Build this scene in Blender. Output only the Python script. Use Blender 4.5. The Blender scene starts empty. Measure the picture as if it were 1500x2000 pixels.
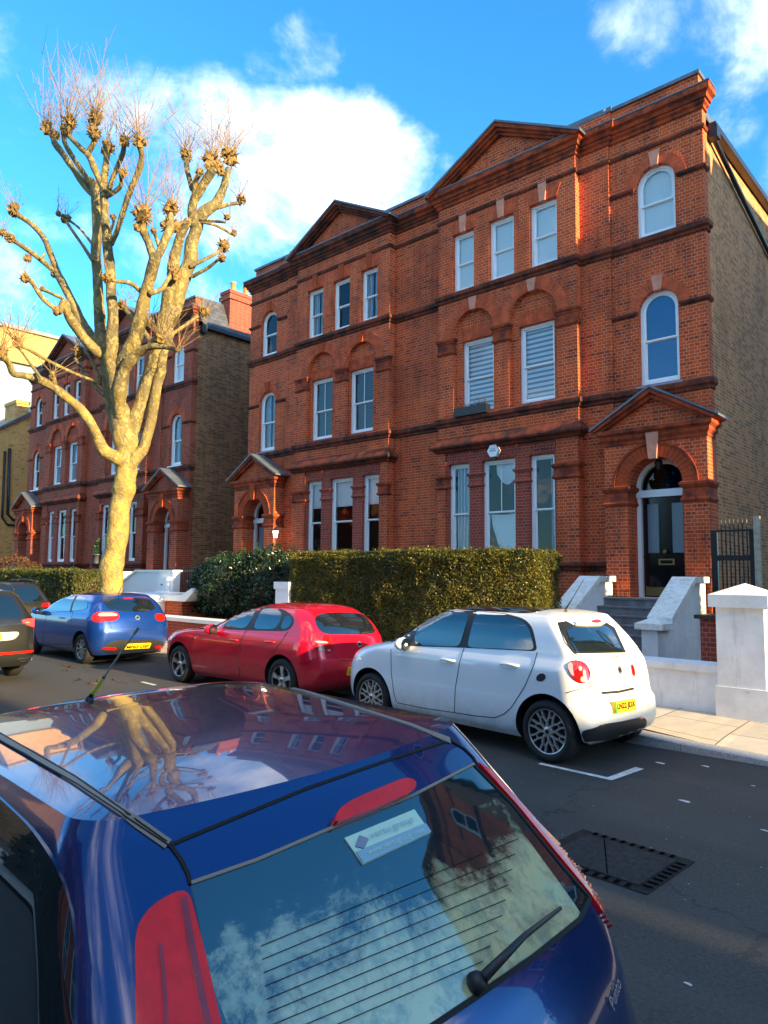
import bpy, bmesh, math, random
from math import pi, sin, cos, radians, sqrt, atan2
from mathutils import Vector, Matrix, noise
from mathutils.bvhtree import BVHTree
random.seed(7)
scene = bpy.context.scene
COL = scene.collection
CAMH = 1.92

# ------------------------------------------------------------------ camera
F_PX = 1389.94; YAW = -0.7369; PITCH = 0.0866; ROLL = 0.0089
fwd = Vector((sin(YAW)*cos(PITCH), cos(YAW)*cos(PITCH), sin(PITCH)))
rgt = Vector((cos(YAW), -sin(YAW), 0)); up = rgt.cross(fwd)
r2 = rgt*cos(ROLL)+up*sin(ROLL); u2 = -rgt*sin(ROLL)+up*cos(ROLL)
cd = bpy.data.cameras.new("camera"); cam = bpy.data.objects.new("camera", cd); COL.objects.link(cam)
cam.matrix_world = Matrix(((r2.x, u2.x, -fwd.x, 0), (r2.y, u2.y, -fwd.y, 0), (r2.z, u2.z, -fwd.z, CAMH), (0, 0, 0, 1)))
cd.sensor_fit = 'HORIZONTAL'; cd.sensor_width = 36; cd.lens = 36*F_PX/1500
cd.clip_start = 0.05; cd.clip_end = 2000
scene.camera = cam

def ray(u, v):
    return (fwd + r2*((u-750)/F_PX) - u2*((v-1000)/F_PX))
def at(u, v, y):
    """world point seen at photo pixel (u, v) and at distance y across the street"""
    d = ray(u, v); p = d*(y/d.y); return Vector((p.x, p.y, p.z+CAMH))

# ------------------------------------------------------------------ sun, sky, exposure
SUN_EL = radians(14.5); SUN_AZ = radians(-0.4)      # azimuth measured from +x towards +y
sund = Vector((cos(SUN_EL)*cos(SUN_AZ), cos(SUN_EL)*sin(SUN_AZ), sin(SUN_EL)))
sl = bpy.data.lights.new("sun", 'SUN'); sl.energy = 4.4; sl.angle = radians(0.5); sl.color = (1.0, 0.75, 0.36)
so = bpy.data.objects.new("sun", sl); COL.objects.link(so)
so.rotation_euler = (-sund).to_track_quat('-Z', 'Y').to_euler(); so.location = (30, 10, 30)
scene.view_settings.view_transform = 'Standard'; scene.view_settings.look = 'None'
scene.view_settings.exposure = 1.82; scene.view_settings.gamma = 1.0; scene.view_settings.use_curve_mapping = False

class NT:
    """small helper that writes node trees"""
    def __init__(s, tree): s.t = tree; s.n = tree.nodes; s.l = tree.links
    def node(s, typ, **kw):
        n = s.n.new(typ)
        for k, v in kw.items():
            if k.startswith('_'): setattr(n, k[1:], v)
        return n
    def link(s, a, b): s.l.new(a, b)
    def setin(s, sock, v):
        if hasattr(v, 'is_output') or isinstance(v, bpy.types.NodeSocket): s.l.new(v, sock)
        else: sock.default_value = v
    def math(s, op, a, b=0.0, c=None, clamp=False):
        n = s.n.new('ShaderNodeMath'); n.operation = op; n.use_clamp = clamp
        s.setin(n.inputs[0], a); s.setin(n.inputs[1], b)
        if c is not None: s.setin(n.inputs[2], c)
        return n.outputs[0]
    def vmath(s, op, a, b=(0, 0, 0), scale=None):
        n = s.n.new('ShaderNodeVectorMath'); n.operation = op
        s.setin(n.inputs[0], a); s.setin(n.inputs[1], b)
        if scale is not None: s.setin(n.inputs['Scale'], scale)
        return n.outputs['Value'] if op in ('DOT_PRODUCT', 'LENGTH', 'DISTANCE') else n.outputs[0]
    def sep(s, v):
        n = s.n.new('ShaderNodeSeparateXYZ'); s.setin(n.inputs[0], v); return n.outputs
    def comb(s, x, y, z):
        n = s.n.new('ShaderNodeCombineXYZ'); s.setin(n.inputs[0], x); s.setin(n.inputs[1], y); s.setin(n.inputs[2], z); return n.outputs[0]
    def mix(s, f, a, b, blend='MIX'):
        n = s.n.new('ShaderNodeMix'); n.data_type = 'RGBA'; n.blend_type = blend
        s.setin(n.inputs[0], f); s.setin(n.inputs[6], a); s.setin(n.inputs[7], b); return n.outputs[2]
    def ramp(s, f, stops, interp='LINEAR'):
        n = s.n.new('ShaderNodeValToRGB'); cr = n.color_ramp; cr.interpolation = interp
        while len(cr.elements) < len(stops): cr.elements.new(0.5)
        for e, (p, c) in zip(cr.elements, stops):
            e.position = p; e.color = (c, c, c, 1) if not hasattr(c, '__len__') else (c[0], c[1], c[2], 1)
        s.setin(n.inputs[0], f); return n.outputs[0]
    def noise(s, vec, scale, detail=4, rough=0.55, dist=0.0, out=0):
        n = s.n.new('ShaderNodeTexNoise'); s.setin(n.inputs['Vector'], vec); n.inputs['Scale'].default_value = scale
        n.inputs['Detail'].default_value = detail; n.inputs['Roughness'].default_value = rough; n.inputs['Distortion'].default_value = dist
        return n.outputs[out]
    def maprange(s, v, a, b, c=0.0, d=1.0, smooth=False):
        n = s.n.new('ShaderNodeMapRange'); n.interpolation_type = 'SMOOTHSTEP' if smooth else 'LINEAR'
        s.setin(n.inputs[0], v); s.setin(n.inputs[1], a); s.setin(n.inputs[2], b); s.setin(n.inputs[3], c); s.setin(n.inputs[4], d); return n.outputs[0]
def c4(c): return (c[0], c[1], c[2], 1.0)

world = bpy.data.worlds.new("World"); scene.world = world; world.use_nodes = True
W = NT(world.node_tree); W.n.clear()
sky = W.n.new('ShaderNodeTexSky'); sky.sky_type = 'NISHITA'; sky.sun_disc = False
sky.sun_elevation = SUN_EL; sky.sun_rotation = pi/2 - SUN_AZ; sky.air_density = 1.0; sky.dust_density = 0.3; sky.ozone_density = 3.0
tc = W.n.new('ShaderNodeTexCoord'); D = W.vmath('NORMALIZE', tc.outputs['Generated'])
dx, dy, dz = W.sep(D)
skyc = W.mix(1.0, sky.outputs[0], (0.60, 1.02, 1.16, 1), 'MULTIPLY')
hs = W.n.new('ShaderNodeHueSaturation'); hs.inputs['Saturation'].default_value = 1.08; hs.inputs['Value'].default_value = 1.0
W.link(skyc, hs.inputs['Color']); skyc = hs.outputs[0]
# cloud banks stand at fixed bearings of the sky; their edges come from noise on a flat cloud layer
def pdir(u, v): d = ray(u, v).normalized(); return (d.x, d.y, d.z)
blobs = [((600, 95), 2.9, .74), ((655, 85), 1.9, .5), ((520, 155), 2.4, .55), ((560, 130), 2.1, .6), ((705, 150), 1.6, .35),
         ((270, 225), 4.0, .8), ((350, 262), 4.6, 1.0), ((430, 262), 4.6, 1.0), ((520, 300), 5.0, 1.0), ((620, 285), 4.6, 1.0), ((700, 300), 4.6, 1.0), ((780, 335), 4.0, .95), ((850, 355), 2.6, .8), ((560, 370), 6.0, 1.0), ((670, 385), 4.6, .95), ((470, 420), 5.5, .9), ((380, 350), 5.5, .95),
         ((170, 195), 3.2, .55), ((30, 235), 3.6, .6), ((-40, 200), 4, .6), ((1255, 60), 3.8, .85), ((1290, 120), 2.2, .6), ((1440, 30), 4.0, .7), ((1425, 150), 2.2, .5), ((240, 330), 4, .5), ((130, 385), 3.5, .5),
         ((520, 520), 6, .7), ((330, 560), 6, .65), ((60, 760), 6, .85), ((260, 640), 7, .65), ((20, 560), 5, .3), ((-300, 500), 18, 0.8), ((-700, -200), 20, 0.9), ((1900, 500), 22, .8), ((1700, -300), 16, .9)]
cov = None
for (uv, rad, amp) in blobs:
    dt = W.vmath('DOT_PRODUCT', D, pdir(*uv))
    m = W.maprange(dt, cos(radians(rad*1.28)), 1.0, 0.0, amp, smooth=True)
    cov = m if cov is None else W.math('MAXIMUM', cov, m)
# unseen clouds added behind the viewer, bright and warm to light the fronts
lay = W.comb(W.math('DIVIDE', dx, W.math('ADD', W.math('ABSOLUTE', dz), 0.22)), W.math('DIVIDE', dy, W.math('ADD', W.math('ABSOLUTE', dz), 0.22)), 0.0)
wide = W.maprange(W.noise(lay, 1.1, 3, .5), 0.40, 0.60, 0.10, 0.80, smooth=True)
back = W.maprange(W.vmath('DOT_PRODUCT', D, tuple(fwd)), 0.45, 0.1, 0.0, 1.0)
cov = W.math('MAXIMUM', cov, W.math('MULTIPLY', wide, back))
n1 = W.noise(lay, 3.2, 9, 0.6, 0.45); n2 = W.noise(D, 5.5, 8, 0.62, 0.3)
nn = W.math('ADD', W.math('MULTIPLY', n1, 0.5), W.math('MULTIPLY', n2, 0.5))
cl = W.math('ADD', W.math('MULTIPLY', cov, .86), W.math('MULTIPLY', W.math('SUBTRACT', nn, 0.5), 3.2))
cmask = W.maprange(cl, 0.42, 1.40, 0.0, 0.97, smooth=True)
cshade = W.ramp(n2, [(0.3, (0.55, 0.64, 0.78)), (0.62, (1.0, 0.99, 0.97))])
CLOUD_SRC = W.mix(back, W.mix(1.0, cshade, (7.6, 7.6, 7.6, 1), 'MULTIPLY'), W.mix(1.0, cshade, (18.5, 15.6, 12.4, 1), 'MULTIPLY'))
hz = W.maprange(dz, 0.0, 0.35, 0.30, 0.0)
sky1 = W.mix(hz, skyc, (3.3, 5.2, 6.7, 1))
skyf = W.mix(cmask, sky1, CLOUD_SRC)
bg = W.n.new('ShaderNodeBackground'); bg.inputs['Strength'].default_value = 0.12; W.link(skyf, bg.inputs[0])
wo = W.n.new('ShaderNodeOutputWorld'); W.link(bg.outputs[0], wo.inputs[0])

# ------------------------------------------------------------------ mesh building
class MB:
    """collects shapes and links them as ONE mesh object"""
    def __init__(s): s.v = []; s.f = []; s.m = []; s.T = None
    def add(s, vs, fs, mi=0):
        o = len(s.v); s.v += [tuple(v) for v in vs]; s.f += [tuple(i+o for i in f) for f in fs]; s.m += [mi]*len(fs)
    def box(s, a, b, mi=0, bev=0.0):
        x0, y0, z0 = [min(a[i], b[i]) for i in range(3)]; x1, y1, z1 = [max(a[i], b[i]) for i in range(3)]
        s.add([(x0, y0, z0), (x1, y0, z0), (x1, y1, z0), (x0, y1, z0), (x0, y0, z1), (x1, y0, z1), (x1, y1, z1), (x0, y1, z1)],
              [(0, 3, 2, 1), (4, 5, 6, 7), (0, 1, 5, 4), (1, 2, 6, 5), (2, 3, 7, 6), (3, 0, 4, 7)], mi)
    def prism(s, poly, y0, y1, mi=0, axis='y'):
        n = len(poly)
        def P(a, b, y):
            return (a, y, b) if axis == 'y' else ((y, a, b) if axis == 'x' else (a, b, y))
        vs = [P(a, b, y0) for a, b in poly]+[P(a, b, y1) for a, b in poly]
        fs = [tuple(range(n)), tuple(range(2*n-1, n-1, -1))]+[(i+n, (i+1) % n+n, (i+1) % n, i) for i in range(n)]
        s.add(vs, fs, mi)
    def tube(s, pts, rad, n=8, mi=0, cap=True):
        pts = [Vector(p) for p in pts]; k = len(pts)
        if not hasattr(rad, '__len__'): rad = [rad]*k
        rings = []; prev = None
        for i, p in enumerate(pts):
            d = (pts[min(i+1, k-1)]-pts[max(i-1, 0)])
            if d.length < 1e-9: d = Vector((0, 0, 1))
            d.normalize()
            if prev is None:
                a = d.orthogonal().normalized()
            else:
                a = (prev - d*prev.dot(d))
                a = a.normalized() if a.length > 1e-6 else d.orthogonal().normalized()
            prev = a; b = d.cross(a)
            rings.append([p+(a*cos(2*pi*j/n)+b*sin(2*pi*j/n))*rad[i] for j in range(n)])
        vs = [v for r in rings for v in r]; fs = []
        for i in range(k-1):
            for j in range(n): fs.append((i*n+j, i*n+(j+1) % n, (i+1)*n+(j+1) % n, (i+1)*n+j))
        if cap: fs.append(tuple(range(n-1, -1, -1))); fs.append(tuple((k-1)*n+j for j in range(n)))
        s.add(vs, fs, mi)
    def lathe(s, prof, c=(0, 0, 0), n=24, axis='z', mi=0):
        vs = []; fs = []
        for r, z in prof:
            for j in range(n):
                a = 2*pi*j/n; x, y = r*cos(a), r*sin(a)
                p = (x, y, z) if axis == 'z' else ((x, z, y) if axis == 'y' else (z, x, y))
                vs.append((p[0]+c[0], p[1]+c[1], p[2]+c[2]))
        for i in range(len(prof)-1):
            for j in range(n): fs.append((i*n+j, i*n+(j+1) % n, (i+1)*n+(j+1) % n, (i+1)*n+j))
        s.add(vs, fs, mi)
    def plate(s, outer, holes, y0, y1, mi=0, back=True, side_mi=None):
        """slab in the x-z plane with holes, front at y0, back at y1"""
        bm = bmesh.new(); E = []
        def loop(pts):
            vs = [bm.verts.new((p[0], 0, p[1])) for p in pts]
            for i in range(len(vs)): E.append(bm.edges.new((vs[i], vs[(i+1) % len(vs)])))
        loop(outer)
        for h in holes: loop(h)
        bmesh.ops.triangle_fill(bm, use_beauty=True, use_dissolve=False, edges=E, normal=(0, -1, 0))
        bm.verts.index_update()
        vs = [(v.co.x, v.co.z) for v in bm.verts]; fs = []
        for f in bm.faces:
            ix = [v.index for v in f.verts]
            if f.normal.y > 0: ix.reverse()
            fs.append(ix)
        bm.free()
        s.add([(x, y0, z) for x, z in vs], fs, mi)
        if back: s.add([(x, y1, z) for x, z in vs], [f[::-1] for f in fs], mi)
        def area(p): return sum(p[i][0]*p[(i+1) % len(p)][1]-p[(i+1) % len(p)][0]*p[i][1] for i in range(len(p)))
        for k, pts in enumerate([outer]+list(holes)):
            p = list(pts)
            if (area(p) > 0) != (k == 0): p.reverse()
            n = len(p)
            s.add([(a, y0, b) for a, b in p]+[(a, y1, b) for a, b in p], [(i, i+n, (i+1) % n+n, (i+1) % n) for i in range(n)], mi if side_mi is None else side_mi)
    def sweep(s, path, prof, mi=0, closed=False, caps=True):
        """profile [(out, z)] swept along a plan path [(x, y)]; out is to the right of travel"""
        n = len(path); m = len(prof); vs = []
        for i in range(n):
            p = Vector(path[i]).to_2d()
            a = Vector(path[i-1]).to_2d() if (i > 0 or closed) else None
            b = Vector(path[(i+1) % n]).to_2d() if (i < n-1 or closed) else None
            def nrm(u, w):
                d = (w-u).normalized(); return Vector((d.y, -d.x))
            if a is None: nv = nrm(p, b)
            elif b is None: nv = nrm(a, p)
            else:
                n0, n1 = nrm(a, p), nrm(p, b); nv = n0+n1
                nv = nv/(max(nv.dot(n0), 0.2)) if nv.length > 1e-6 else n0
            for o, z in prof: vs.append((p.x+nv.x*o, p.y+nv.y*o, z))
        fs = []
        for i in range(n if closed else n-1):
            for j in range(m-1):
                a0 = i*m+j; b0 = ((i+1) % n)*m+j; fs.append((a0, b0, b0+1, a0+1))
        if caps and not closed: fs.append(tuple(range(m))); fs.append(tuple((n-1)*m+j for j in range(m-1, -1, -1)))
        s.add(vs, fs, mi)
    def blob(s, c, r, sub=1, jit=0.25, mi=0, sc=(1, 1, 1), seed=0):
        bm = bmesh.new(); bmesh.ops.create_icosphere(bm, subdivisions=sub, radius=1.0)
        bm.verts.index_update(); vs = []
        for v in bm.verts:
            k = 1+jit*2*noise.noise(v.co*1.7+Vector((seed*3.1, seed, c[0])))
            vs.append((c[0]+v.co.x*r*k*sc[0], c[1]+v.co.y*r*k*sc[1], c[2]+v.co.z*r*k*sc[2]))
        s.add(vs, [[v.index for v in f.verts] for f in bm.faces], mi); bm.free()
    def build(s, name, mats, parent=None, smooth=False, auto=None):
        if not isinstance(mats, (list, tuple)): mats = [mats]
        me = bpy.data.meshes.new(name); vs = s.v; fs = s.f
        if s.T: vs = [s.T(v) for v in vs]
        if getattr(s, 'flip', False): fs = [f[::-1] for f in fs]
        o0 = world_org(parent) if parent else Vector((0, 0, 0))
        if parent is None:
            # origin at the base centre of the thing
            xs = [v[0] for v in vs]; ys = [v[1] for v in vs]; zs = [v[2] for v in vs]
            o0 = Vector(((min(xs)+max(xs))/2, (min(ys)+max(ys))/2, min(zs)))
        me.from_pydata([(v[0]-o0.x, v[1]-o0.y, v[2]-o0.z) for v in vs], [], fs)
        for mt in mats: me.materials.append(mt)
        if len(mats) > 1: me.polygons.foreach_set('material_index', s.m)
        if smooth: me.polygons.foreach_set('use_smooth', [True]*len(me.polygons))
        me.validate(); me.update()
        if auto is not None:
            me.polygons.foreach_set('use_smooth', [True]*len(me.polygons)); me.set_sharp_from_angle(angle=radians(auto))
        ob = bpy.data.objects.new(name, me); COL.objects.link(ob)
        if parent: ob.parent = parent; ob['_o'] = tuple(o0)
        else: ob.location = o0; ob['_o'] = tuple(o0)
        return ob
ORG = {}
def world_org(o):
    if '_o' in o: return Vector(o['_o'])
    return Vector((0, 0, 0))
def tag(o, label, cat=None, group=None, kind=None):
    if label: o['label'] = label
    if cat: o['category'] = cat
    if group: o['group'] = group
    if kind: o['kind'] = kind
    return o
def empty(name, loc, label=None, cat=None, group=None):
    o = bpy.data.objects.new(name, None); COL.objects.link(o); o.location = loc; o['_o'] = tuple(loc); o.empty_display_size = 0.3
    return tag(o, label, cat, group)
def copy_tree(o, parent=None):
    c = o.copy(); COL.objects.link(c)
    if parent: c.parent = parent
    for ch in list(o.children): copy_tree(ch, c)
    return c
def arc(cx, cz, r, a0, a1, n):
    return [(cx+r*cos(radians(a0+(a1-a0)*i/n)), cz+r*sin(radians(a0+(a1-a0)*i/n))) for i in range(n+1)]
def arch_open(x0, x1, z0, zs, n=14, ins=0.0):
    """arched opening outline: sill z0, springing zs"""
    x0 += ins; x1 -= ins; r = (x1-x0)/2
    return [(x0, z0+ins), (x1, z0+ins)]+arc((x0+x1)/2, zs, r, 0, 180, n)
def rect(x0, x1, z0, z1): return [(x0, z0), (x1, z0), (x1, z1), (x0, z1)]
# ------------------------------------------------------------------ materials
def new_mat(name):
    m = bpy.data.materials.new(name); m.use_nodes = True; t = NT(m.node_tree); t.n.clear()
    out = t.n.new('ShaderNodeOutputMaterial'); p = t.n.new('ShaderNodeBsdfPrincipled'); t.link(p.outputs[0], out.inputs[0])
    t.p = p; t.out = out; return m, t
def geo(t):
    g = t.n.new('ShaderNodeNewGeometry'); return g
def wallvec(t):
    """metre coordinates on upright faces: along the wall and up; on level faces x and y"""
    g = geo(t); px, py, pz = t.sep(g.outputs['Position']); nx, ny, nz = t.sep(g.outputs['True Normal'])
    sx = t.math('GREATER_THAN', t.math('ABSOLUTE', nx), 0.72); sz = t.math('GREATER_THAN', t.math('ABSOLUTE', nz), 0.85)
    u = t.math('ADD', t.math('MULTIPLY', px, t.math('SUBTRACT', 1.0, sx)), t.math('MULTIPLY', py, sx))
    v = t.math('ADD', t.math('MULTIPLY', pz, t.math('SUBTRACT', 1.0, sz)), t.math('MULTIPLY', py, sz))
    return t.comb(u, v, 0.0), g.outputs['Position'], pz
def bump(t, h, strength=0.3, dist=0.01):
    b = t.n.new('ShaderNodeBump'); b.inputs['Strength'].default_value = strength; b.inputs['Distance'].default_value = dist
    t.setin(b.inputs['Height'], h); t.link(b.outputs[0], t.p.inputs['Normal']); return b
def simple(name, col, rough=0.6, metal=0.0, spec=0.5, nscale=0, namt=0.0, bumpamt=0.0, coat=0.0, emit=None, estr=0.0):
    m, t = new_mat(name); p = t.p; p.inputs['Roughness'].default_value = rough; p.inputs['Metallic'].default_value = metal
    p.inputs['Specular IOR Level'].default_value = spec; p.inputs['Coat Weight'].default_value = coat; p.inputs['Coat Roughness'].default_value = 0.03
    if nscale:
        g = geo(t); nz = t.noise(g.outputs['Position'], nscale, 5, .6)
        c = t.mix(t.maprange(nz, .3, .7), c4([x*(1-namt) for x in col]), c4([min(1, x*(1+namt)) for x in col]))
        t.link(c, p.inputs['Base Color'])
        if bumpamt: bump(t, nz, bumpamt, 0.01)
    else: p.inputs['Base Color'].default_value = c4(col)
    if emit: p.inputs['Emission Color'].default_value = c4(emit); p.inputs['Emission Strength'].default_value = estr
    return m
def brick(name, c1, c2, mortar, dark=(0.08, 0.02, 0.02), w=.225, h=.075, ms=.013, darkamt=.28, stain=.35, rough=.85):
    m, t = new_mat(name); vec, pos, pz = wallvec(t)
    b = t.n.new('ShaderNodeTexBrick'); b.offset = .5; b.offset_frequency = 2; b.squash = .5; b.squash_frequency = 2
    t.link(vec, b.inputs['Vector']); b.inputs['Scale'].default_value = 1.0
    b.inputs['Brick Width'].default_value = w; b.inputs['Row Height'].default_value = h; b.inputs['Mortar Size'].default_value = ms/2
    b.inputs['Mortar Smooth'].default_value = .25; b.inputs['Bias'].default_value = -0.25
    b.inputs['Color1'].default_value = c4(c1); b.inputs['Color2'].default_value = c4(c2); b.inputs['Mortar'].default_value = c4(mortar)
    # odd dark headers: coarse random per brick
    vx, vy, _ = t.sep(vec)
    row = t.math('FLOOR', t.math('DIVIDE', vy, h)); colx = t.math('FLOOR', t.math('ADD', t.math('DIVIDE', vx, w/1.0), t.math('MULTIPLY', row, .5)))
    wn = t.n.new('ShaderNodeTexWhiteNoise'); wn.noise_dimensions = '2D'; t.link(t.comb(colx, row, 0.0), wn.inputs['Vector'])
    dk = t.math('GREATER_THAN', t.math('ADD', wn.outputs[0], t.math('MULTIPLY', t.math('SUBTRACT', t.noise(pos, .8, 3, .6), .5), .9)), 1-darkamt*.30)
    big = t.noise(pos, .55, 5, .6); med = t.noise(pos, 2.6, 5, .65)
    patch = t.maprange(med, .5, .68, 0, 1)
    face = t.mix(t.math('MULTIPLY', dk, t.math('MULTIPLY', t.math('SUBTRACT', 1.0, b.outputs['Fac']), .55)), b.outputs['Color'], c4(dark))
    face = t.mix(t.math('MULTIPLY', t.maprange(big, .48, .72), stain), face, c4(dark))
    sc = t.vmath('MULTIPLY', pos, (1.6, 1.6, .35)); streak = t.noise(sc, 1.5, 6, .7)
    face = t.mix(t.math('MULTIPLY', t.maprange(streak, .50, .70), stain*1.1), face, c4([x*.9 for x in dark]))
    face = t.mix(t.math('MULTIPLY', t.maprange(t.noise(pos, 7.0, 4, .7), .62, .8), .18), face, (0.62, 0.34, 0.24, 1))
    face = t.mix(t.math('MULTIPLY', patch, .22), face, c4([min(1, x*1.35) for x in c1]))
    t.link(face, t.p.inputs['Base Color']); t.p.inputs['Roughness'].default_value = rough; t.p.inputs['Specular IOR Level'].default_value = .25
    hh = t.math('ADD', t.math('MULTIPLY', b.outputs['Fac'], -1.0), t.math('MULTIPLY', t.noise(pos, 40, 3, .6), .5))
    bump(t, hh, .6, .008); return m
M = {}
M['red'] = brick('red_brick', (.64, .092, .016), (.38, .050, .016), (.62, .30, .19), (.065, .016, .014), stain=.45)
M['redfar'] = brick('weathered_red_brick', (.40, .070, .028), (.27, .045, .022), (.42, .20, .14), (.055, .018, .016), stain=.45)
M['plum'] = brick('plum_brick', (.36, .058, .034), (.25, .04, .03), (.42, .20, .15), (.05, .02, .02), darkamt=.1, stain=.15)
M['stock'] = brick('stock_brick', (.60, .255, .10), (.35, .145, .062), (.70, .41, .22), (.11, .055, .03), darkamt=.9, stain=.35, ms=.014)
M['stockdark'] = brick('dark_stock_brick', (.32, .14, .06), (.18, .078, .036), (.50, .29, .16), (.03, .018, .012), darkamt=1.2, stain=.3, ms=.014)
M['yellowbrick'] = brick('yellow_brick', (.76, .35, .11), (.60, .27, .08), (.50, .38, .16), (.12, .07, .03), darkamt=.3, stain=.2)
def trimmat(name, col, dirt, amt=.5):
    m, t = new_mat(name); vec, pos, pz = wallvec(t)
    n1 = t.noise(pos, 3.0, 6, .65); n2 = t.noise(pos, 14, 4, .6)
    # vertical joints of the moulded brick
    vx, vy, _ = t.sep(vec); jf = t.math('FRACT', t.math('DIVIDE', vx, .225)); j = t.math('LESS_THAN', jf, .045)
    c = t.mix(t.maprange(n2, .35, .7), c4([x*.75 for x in col]), c4(col))
    c = t.mix(t.math('MULTIPLY', j, .35), c, (.40, .17, .10, 1))
    c = t.mix(t.math('MULTIPLY', t.maprange(n1, .40, .62), amt), c, c4(dirt))
    t.link(c, t.p.inputs['Base Color']); t.p.inputs['Roughness'].default_value = .85; t.p.inputs['Specular IOR Level'].default_value = .25
    bump(t, n2, .4, .01); return m
M['trim'] = trimmat('moulded_brick_trim', (.48, .078, .024), (.06, .02, .016), .85)
M['trimdark'] = trimmat('soot_stained_trim', (.22, .048, .024), (.03, .018, .016), .95)
M['rubbed'] = trimmat('rubbed_brick', (.54, .084, .022), (.20, .035, .015), .5)
M['voussoir'] = simple('gauged_brick', (.52, .080, .022), .85, nscale=5, namt=.4)
M['joint'] = simple('lime_joint', (.50, .26, .16), .9)
M['keystone'] = simple('pink_keystone', (.62, .25, .16), .8, nscale=5, namt=.18)
M['lead'] = simple('lead_sheet', (.13, .145, .175), .45, metal=.3, nscale=3, namt=.3)
M['sill'] = simple('painted_stone_sill', (.24, .27, .36), .6, nscale=6, namt=.3)
def slatemat():
    m, t = new_mat('slate_tiles'); vec, pos, pz = wallvec(t); b = t.n.new('ShaderNodeTexBrick'); b.inputs['Scale'].default_value = 1
    t.link(vec, b.inputs['Vector']); b.inputs['Brick Width'].default_value = .3; b.inputs['Row Height'].default_value = .16; b.inputs['Mortar Size'].default_value = .006
    b.inputs['Color1'].default_value = (.05, .055, .075, 1); b.inputs['Color2'].default_value = (.09, .095, .12, 1); b.inputs['Mortar'].default_value = (.015, .015, .02, 1)
    t.link(b.outputs['Color'], t.p.inputs['Base Color']); t.p.inputs['Roughness'].default_value = .5; bump(t, b.outputs['Fac'], .6, -.01); return m
M['slate'] = slatemat()
M['black'] = simple('black_paint', (.012, .012, .014), .35)
M['blackgloss'] = simple('black_gloss_paint', (.008, .008, .010), .12)
M['white'] = simple('white_gloss_paint', (.88, .89, .90), .35)
def rendermat():
    m, t = new_mat('weathered_white_render'); vec, pos, pz = wallvec(t)
    n = t.noise(pos, 2.2, 7, .7); st = t.noise(t.vmath('MULTIPLY', pos, (5, 5, .7)), 1.6, 6, .7); fine = t.noise(pos, 35, 4, .7)
    c = t.mix(t.maprange(n, .35, .7), (.70, .70, .70, 1), (.90, .90, .89, 1))
    c = t.mix(t.math('MULTIPLY', t.maprange(st, .58, .76), .5), c, (.30, .30, .27, 1))
    c = t.mix(t.math('MULTIPLY', t.maprange(t.noise(pos, 5.0, 6, .75), .63, .74), .6), c, (.22, .24, .16, 1))
    c = t.mix(t.math('MULTIPLY', t.maprange(fine, .62, .8), .4), c, (.4, .4, .38, 1))
    t.link(c, t.p.inputs['Base Color']); t.p.inputs['Roughness'].default_value = .75; bump(t, t.math('ADD', n, t.math('MULTIPLY', fine, .3)), .35, .015); return m
M['render'] = rendermat()
def copmat():
    m, t = new_mat('mossy_white_coping'); g = geo(t); pos = g.outputs['Position']
    c = t.mix(t.maprange(t.noise(pos, 9, 6, .75), .45, .7), (.84, .84, .80, 1), (.60, .61, .50, 1))
    c = t.mix(t.math('MULTIPLY', t.maprange(t.noise(pos, 3, 6, .75), .5, .7), .5), c, (.30, .30, .28, 1))
    t.link(c, t.p.inputs['Base Color']); t.p.inputs['Roughness'].default_value = .8; return m
M['coping'] = copmat()
def glassmat(name, tint=(.75, .85, .9), refl=1.0, rough=.015, base=.06, wob=.0):
    m, t = new_mat(name); t.n.remove(t.p)
    tr = t.n.new('ShaderNodeBsdfTransparent'); tr.inputs[0].default_value = c4(tint)
    gl = t.n.new('ShaderNodeBsdfGlossy'); gl.inputs['Roughness'].default_value = rough; gl.inputs['Color'].default_value = (.95, .97, 1, 1)
    fr = t.n.new('ShaderNodeFresnel'); fr.inputs['IOR'].default_value = 1.5
    if wob:
        g = geo(t); b = t.n.new('ShaderNodeBump'); b.inputs['Strength'].default_value = wob; b.inputs['Distance'].default_value = .02
        t.link(t.noise(g.outputs['Position'], 1.7, 2, .5), b.inputs['Height']); t.link(b.outputs[0], gl.inputs['Normal'])
    f = t.math('ADD', t.math('MULTIPLY', fr.outputs[0], refl), base, clamp=True)
    mx = t.n.new('ShaderNodeMixShader'); t.link(f, mx.inputs[0]); t.link(tr.outputs[0], mx.inputs[1]); t.link(gl.outputs[0], mx.inputs[2])
    t.link(mx.outputs[0], t.out.inputs[0]); return m
M['pane'] = glassmat('window_glass', (.96, .98, .99), .85, .01, .0, wob=.25)
M['paneblue'] = glassmat('sky_reflecting_glass', (.45, .65, .85), 1.2, .02, .06, wob=.15)
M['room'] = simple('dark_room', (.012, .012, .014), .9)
M['blind'] = simple('white_roller_blind', (.90, .90, .89), .8)
M['bluescreen'] = simple('blue_roller_blind', (.03, .20, .46), .7)
def stripeblind():
    m, t = new_mat('zebra_blind'); g = geo(t); _, _, z = t.sep(g.outputs['Position'])
    f = t.math('GREATER_THAN', t.math('FRACT', t.math('DIVIDE', z, .125)), .42)
    t.link(t.mix(f, (.26, .30, .36, 1), (.90, .90, .90, 1)), t.p.inputs['Base Color']); return m
M['zebra'] = stripeblind()
def slatblind():
    m, t = new_mat('grey_venetian_blind'); g = geo(t); _, _, z = t.sep(g.outputs['Position'])
    f = t.math('GREATER_THAN', t.math('FRACT', t.math('DIVIDE', z, .05)), .4)
    t.link(t.mix(f, (.02, .025, .03, 1), (.12, .16, .17, 1)), t.p.inputs['Base Color']); return m
M['venetian'] = slatblind()
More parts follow.
